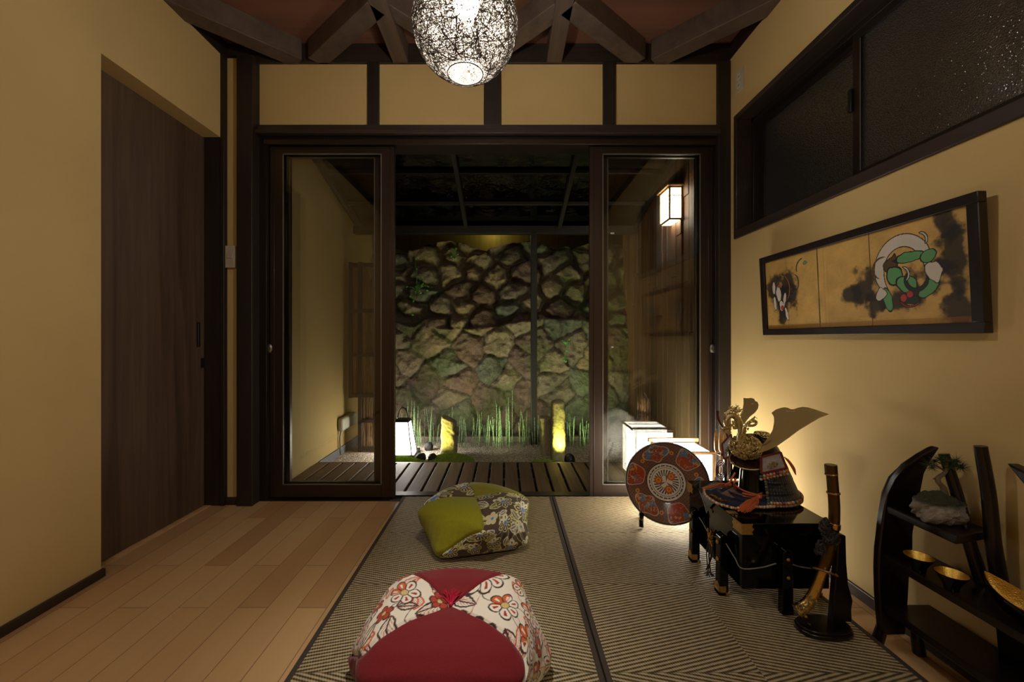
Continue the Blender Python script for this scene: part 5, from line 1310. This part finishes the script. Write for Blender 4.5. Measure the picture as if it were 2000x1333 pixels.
for (px, t0, t1) in ((1399, 838, 884), (1408, 840, 884), (1416, 846, 886)):
    a = P(px, t1, Yb_); b = P(px, t0, Yb_); m = MB(); m.tube([Vector((a.x, Yb_+.01, .30)), a, b], .002, 6)
    m.lathe([(.002, 0), (.009, .012), (.0095, .05), (.007, .085), (.001, b.z-a.z)], a, 12); m.build('arrow', plain('gilt_feather', srgb(206, 164, 104), 0.4, 0.2, .4, 120), o, smooth=True)
m = MB(); c = P(1407, 918, 1.88)
for rr3 in (.034, .026, .018): m.tube([c+Vector((rr3*.62*math.cos(a), -.002, rr3*1.25*math.sin(a))) for a in np.linspace(0, 2*PI, 28)[:-1]], .0028, 6, closed=True)
m.build('coiled_string', plain('silver_black_cord', srgb(92, 84, 100), 0.35, .3, .4, 200), o, smooth=True)

# ================================================================== SWORD AND ITS STAND
sb = Vector((.997, 1.285, MZ+.0012))
o = thing('sword_stand', 'dark wood sword stand with oval base and one tapered upright', 'sword stand', sb)
pts = []
for a in np.linspace(0, 2*PI, 40)[:-1]:
    pts.append((sb.x+.082*math.copysign(abs(math.cos(a))**.8, math.cos(a)), sb.y+.050*math.copysign(abs(math.sin(a))**.9, math.sin(a))))
MB().prism([(x, y, sb.z) for x, y in pts], (0, 0, .014)).build('base', MAT['blackwood'], o, bevel=.003)
MB().prism([(sb.x+(x-sb.x)*.94, sb.y+(y-sb.y)*.92, sb.z+.014) for x, y in pts], (0, 0, .008)).build('base_top', MAT['blackwood'], o, bevel=.002)
m = MB(); prof = [(1.030, .052), (1.094, .052), (1.092, .09), (1.096, .12), (1.088, .15), (1.082, .17), (1.076, .24), (1.074, .325), (1.050, .330), (1.046, .24), (1.038, .14)]
m.prism([(a, sb.y+.006, b) for a, b in prof], (0, .022, 0)); m.build('upright', MAT['blackwoodZ'], o, bevel=.003)
MB().tube(bez([(1.035, sb.y+.004, .30), (1.02, sb.y-.012, .295), (1.00, sb.y-.016, .305)], 12), .006, 8).build('sword_rest', MAT['blackwoodZ'], o, smooth=True)
MB().tube(bez([(.945, sb.y-.01, .052), (.935, sb.y-.014, .058), (.925, sb.y-.018, .070)], 12), .007, 8).build('hilt_rest', MAT['blackwoodZ'], o, smooth=True)
Ys = 1.262
sw = thing('ornamental_sword', 'curved gold-fitted ornamental sword standing hilt down with dark knotted cord', 'sword', P(1560, 1200, Ys))
path = [P(1623, 912, Ys), P(1625, 930, Ys), P(1627.5, 960, Ys), P(1629.5, 990, Ys), P(1629, 1020, Ys), P(1626, 1045, Ys), P(1620, 1070, Ys), P(1614, 1095, Ys), P(1608, 1112, Ys)]
sca = plain('bronze_gilt_scabbard', srgb(92, 68, 36), 0.25, .8, .25, 90, .3)
MB().tube(bez(path, 48), .0150, 14, flat=.65).build('scabbard', sca, sw, smooth=True)
def along(x0, y0, x1, y1, r, name, mat, fl=.8): return MB().tube([P(x0, y0, Ys), P(x1, y1, Ys)], r, 14, flat=fl).build(name, mat, sw, smooth=True, bevel=.001)
along(1622.5, 908, 1624, 927, .0165, 'end_cap', sca); along(1627.6, 961, 1628, 965, .0178, 'scabbard_band', MAT['gold']); along(1628.5, 1022, 1627.5, 1033, .0182, 'scabbard_band', MAT['gold'])
along(1623.5, 925, 1624, 928, .0175, 'scabbard_band', MAT['gold'])
hil = bez([P(1608, 1114, Ys), P(1602, 1130, Ys), P(1594, 1150, Ys), P(1584, 1170, Ys), P(1570, 1186, Ys), P(1557, 1194, Ys)], 30)
hi = MB().tube(hil, [.0135+.006*(i/(len(hil)-1))**2 for i in range(len(hil))], 14, flat=.75).build('hilt', MAT['gold'], sw, smooth=True)
m = MB(); r = random.Random(9)
for i in range(90):
    t = r.random(); q = hil[int((.62+.38*t)*(len(hil)-1))]+Vector((r.gauss(0, .009), -.012+r.gauss(0, .006), r.gauss(0, .009)+.004)); m.ball(q, r.uniform(.002, .0046), 6)
m.build('pommel_ornament', MAT['antique'], sw, smooth=True)
gc = P(1609, 1117, Ys); gaxis = (P(1602, 1130, Ys)-P(1614, 1100, Ys)).normalized()+Vector((0, -.35, 0)); 
m = MB(); m.lathe([(.012, -.003), (.034, -.003), (.036, 0), (.034, .003), (.012, .003)], gc, 36, gaxis); m.build('hand_guard', MAT['gold'], sw, smooth=True, bevel=.0006)
m = MB(); r = random.Random(2)
for (kx, ky, rr3, nn) in ((1611, 1030, .020, 5), (1617, 1050, .024, 7), (1604, 1066, .017, 5), (1630, 1052, .020, 4), (1600, 1076, .014, 4), (1613, 1020, .012, 3)):
    c = P(kx, ky, Ys-.018)
    for k in range(nn):
        ax = Vector((r.gauss(0, 1), r.gauss(0, 1), r.gauss(0, 1))).normalized(); u = ax.orthogonal().normalized(); v = ax.cross(u)
        m.tube([c+(u*math.cos(a)+v*math.sin(a)*.7)*rr3*r.uniform(.8, 1)+ax*.002*math.sin(3*a) for a in np.linspace(0, 2*PI, 22)[:-1]], .0032, 6, closed=True)
kn = m.build('knotted_cord', plain('black_silver_braid', srgb(44, 36, 38), 0.35, .1, .6, 300, .6), sw, smooth=True)

# ================================================================== DISPLAY SHELF
sh = thing('display_shelf', 'dark stained curved display shelf with slanted poles against the ochre wall', 'shelf', (1.21, 1.0, 0.0))
def trace(pts, Y, thick, name, mat, yfun=None):
    P3 = [P(x, y, yfun(y) if yfun else Y) for x, y in pts]
    return MB().prism(P3, (0, thick, 0)).build(name, mat, sh, bevel=.004)
c2 = lambda x, y: (1680+x/2.703, 840+y/2.703)
pl = [c2(*p) for p in ((420, 92), (396, 100), (330, 135), (250, 190), (190, 265), (150, 345), (128, 425), (114, 520), (101, 640), (98, 740), (101, 860), (107, 960), (118, 1072), (130, 1088), (240, 1084), (246, 1000), (256, 890), (262, 780), (280, 690), (280, 560), (283, 500), (300, 410), (318, 320), (342, 230), (378, 160), (420, 98))]
def yf(y): return 1.236-0.10*max(0, (960-y)/86.0)**1.2 if y < 960 else 1.236
trace(pl, 1.236, .022, 'side_panel', MAT['blackwoodZ'], yf)
# far-end panel of the same shape, toward the viewer
m = MB(); m.prism([(1.19, a, b) for a, b in ((.975, .652), (.93, .60), (.87, .52), (.82, .42), (.775, .30), (.76, .06), (.64, .06), (.63, .30), (.68, .42), (.75, .52), (.84, .60), (.92, .636))], (.030, 0, 0)); m.build('side_panel', MAT['blackwoodZ'], sh, bevel=.004)
XB = 1.279
def shelfb(y0, y1, z, x0a, x0b, t=.022):
    pts = [(x0a, y1, z-t), (x0b, y0, z-t), (XB, y0+.03, z-t), (XB, y1, z-t)]
    return MB().prism(pts, (0, 0, t)).build('shelf_board', MAT['blackwood'], sh, bevel=.003)
shelfb(1.045, 1.236, .443, 1.150, 1.150)
shelfb(.64, 1.236, .295, 1.140, 1.140)
shelfb(.64, 1.236, .145, 1.140, 1.140)
def pole(a, b, r, Y0, Y1):
    p, q = P(a[0], a[1], Y0), P(b[0], b[1], Y1); q.x = min(q.x, XB-.012)
    return MB().tube(bez([p, (p*.66+q*.34)+Vector((.003, 0, .0)), (p*.33+q*.67)-Vector((.003, 0, 0)), q], 24), [r*.9+r*.25*(i/24) for i in range(25)], 12, flat=.8).build('pole', MAT['blackwoodZ'], sh, smooth=True)
pole((1843, 887), (1919, 1139), .0135, 1.15, 1.085)
p = pole((1915, 872), (1955, 1150), .0145, 1.055, 1.045)
m = MB(); m.prism([(1.262, .955, .145), (1.262, 1.05, .145), (1.262, 1.06, .273), (1.262, .965, .273)], (.016, 0, 0)); m.build('divider', MAT['blackwoodZ'], sh, bevel=.002)
def legp(top, bot, r):
    return MB().tube([top, (Vector(top)+Vector(bot))/2, bot], [r*.85, r, r*1.1], 10).build('leg', MAT['blackwoodZ'], sh, smooth=True)
legp((1.165, 1.247, .125), (1.142, 1.262, .0005), .015); legp((1.232, 1.240, .125), (1.243, 1.230, .0005), .015)
legp((1.16, .68, .125), (1.140, .67, .0005), .015); legp((1.235, .68, .125), (1.25, .675, .0005), .015)
# bowls on the middle shelf
ZS = .2955
gi = plain('gold_leaf_lining', srgb(214, 172, 80), 0.35, 1.0, .35, 90, .5)
def bowl(cx, cy, r, h, lab):
    b = thing('small_bowl', lab, 'bowl', (cx, cy, ZS), 'small gold-lined bowls on the middle shelf')
    MB().lathe([(0, 0), (r*.42, 0), (r*.44, h*.12), (r*.55, h*.4), (r*.98, h*.97), (r*1.0, h), (r*.975, h)], (cx, cy, ZS), 40, cap=False).build('outer_shell', MAT['black'], b, smooth=True)
    MB().lathe([(0, h*.16), (r*.38, h*.19), (r*.60, h*.52), (r*.965, h*.992)], (cx, cy, ZS), 40, cap=False).build('gold_lining', gi, b, smooth=True)
b1 = PZ(1791, 1116, ZS); bowl(b1.x+.005, b1.y, .0335, .043, 'small gold-lined dark bowl under the bonsai, closer to the curved side panel')
b2 = PZ(1857, 1152, ZS); bowl(b2.x+.002, b2.y, .0335, .043, 'small gold-lined dark bowl beside the long boat-shaped dish')
# long boat-shaped dish
cxb, cyb, zb2 = 1.185, .905, ZS
b = thing('boat_dish', 'long boat-shaped dark dish with gold inside on the middle shelf', 'dish', (cxb, cyb, zb2))
U, W_ = np.meshgrid(np.linspace(-1, 1, 50), np.linspace(0, 2*PI, 2), indexing='ij')
def boat(off, name, mat, hh=.070, bot=0.0):
    n1, n2 = 60, 18; u = np.linspace(-1, 1, n1); w = np.linspace(-1, 1, n2); U, Wg = np.meshgrid(u, w, indexing='ij')
    half = (.042-off)*np.clip(1-U**2, 0, 1)**.75; rim = .048+.026*U**2
    y = cyb+U*(.110-off); x = cxb+Wg*half*1.0; z = zb2+bot+off+rim*np.abs(Wg)**2*(1-0)+(rim)*U**4*(1-Wg**2)
    return gridmesh(name, np.stack([x, y, z], -1), None, mat, parent=b)
oo = boat(0, 'outer_shell', MAT['black'], bot=.002); s_ = oo.modifiers.new('t', 'SOLIDIFY'); s_.thickness = .0015; s_.offset = -1
boat(.0016, 'gold_lining', gi, bot=.002)
MB().lathe([(.020, 0), (.018, .008)], (cxb, cyb, zb2), 24, sx=.7, sy=1.4).build('foot', MAT['black'], b)
# bonsai on a rock
zr = .4435
bx, by = 1.196, 1.135
bo = thing('bonsai', 'tiny pine bonsai rooted in a rough grey rock on the top shelf', 'bonsai', (bx, by, zr))
th = np.linspace(0, 2*PI, 97); ph = np.linspace(-PI/2, PI/2, 60); TH, PH = np.meshgrid(th, ph)
x, y, z = np.cos(PH)*np.cos(TH), np.cos(PH)*np.sin(TH), np.sin(PH)
d = 1+.45*(fbm(x*2+5, y*2+z*2.4+7, 4, 31)-.5)+.16*(fbm(x*9+9, y*9+z*7+9, 4, 8)-.5)
zr2 = np.maximum(z*d*.046, -.034)
C = np.empty(x.shape+(3,)); C[:] = srgb(132, 124, 114)[:3]; C = C*(.6+.8*fbm(x*9+2, y*9+z*8, 4, 9))[..., None]; C = lerp(C, srgb(52, 52, 34)[:3], sstep(.25, .5, z+.3*(d-1)))
gridmesh('rock', np.stack([bx+x*d*.060, by+y*d*.048, zr+.034+zr2], -1), C, vcol('rough_bonsai_rock', .9, 0, .8, 160, bd=.004), parent=bo)
Yt = by
tr = MB().tube(bez([P(1846, 972, Yt), P(1843, 955, Yt), P(1838, 948, Yt), P(1832, 941, Yt), P(1833, 933, Yt), P(1842, 927, Yt), P(1848, 920, Yt), P(1850, 910, Yt)], 30), [.0078-.00015*i for i in range(len(bez([(0, 0, k) for k in range(8)], 30)))], 8).build('trunk', plain('pale_bark', srgb(120, 100, 76), .8, 0, .3, 200, .8), bo, smooth=True)
m = MB()
for (a, b_) in (((1846, 922), (1822, 908)), ((1848, 918), (1872, 912)), ((1838, 932), (1824, 936)), ((1850, 912), (1852, 900))): m.tube([P(*a, Yt), P((a[0]+b_[0])/2, (a[1]+b_[1])/2-2, Yt+.004), P(*b_, Yt)], .0022, 6)
m.build('branch', plain('twig_bark', srgb(92, 76, 58), .8), bo, smooth=True)
m = MB(); r = random.Random(6)
for (px, py, n) in ((1816, 908, 70), (1826, 902, 70), (1836, 898, 60), (1822, 914, 50), (1862, 908, 80), (1874, 912, 80), (1868, 900, 60), (1880, 915, 60), (1852, 905, 60), (1846, 899, 40), (1856, 914, 40)):
    c = P(px, py, Yt+r.uniform(-.015, .015))
    for i in range(n):
        v = Vector((r.gauss(0, 1), r.gauss(0, .8), r.gauss(.35, .8))).normalized(); L = r.uniform(.015, .028); s = v.orthogonal().normalized()*.0007; g = r.uniform(.7, 1.2)
        m.add([c-s, c+s, c+v*L, c+v.cross(s)*1.0], [(0, 1, 2), (1, 3, 2), (3, 0, 2)], col=(.035*g, .06*g, .022*g))
m.build('pine_needles', vcol('pine_green', .5), bo, colors=True)
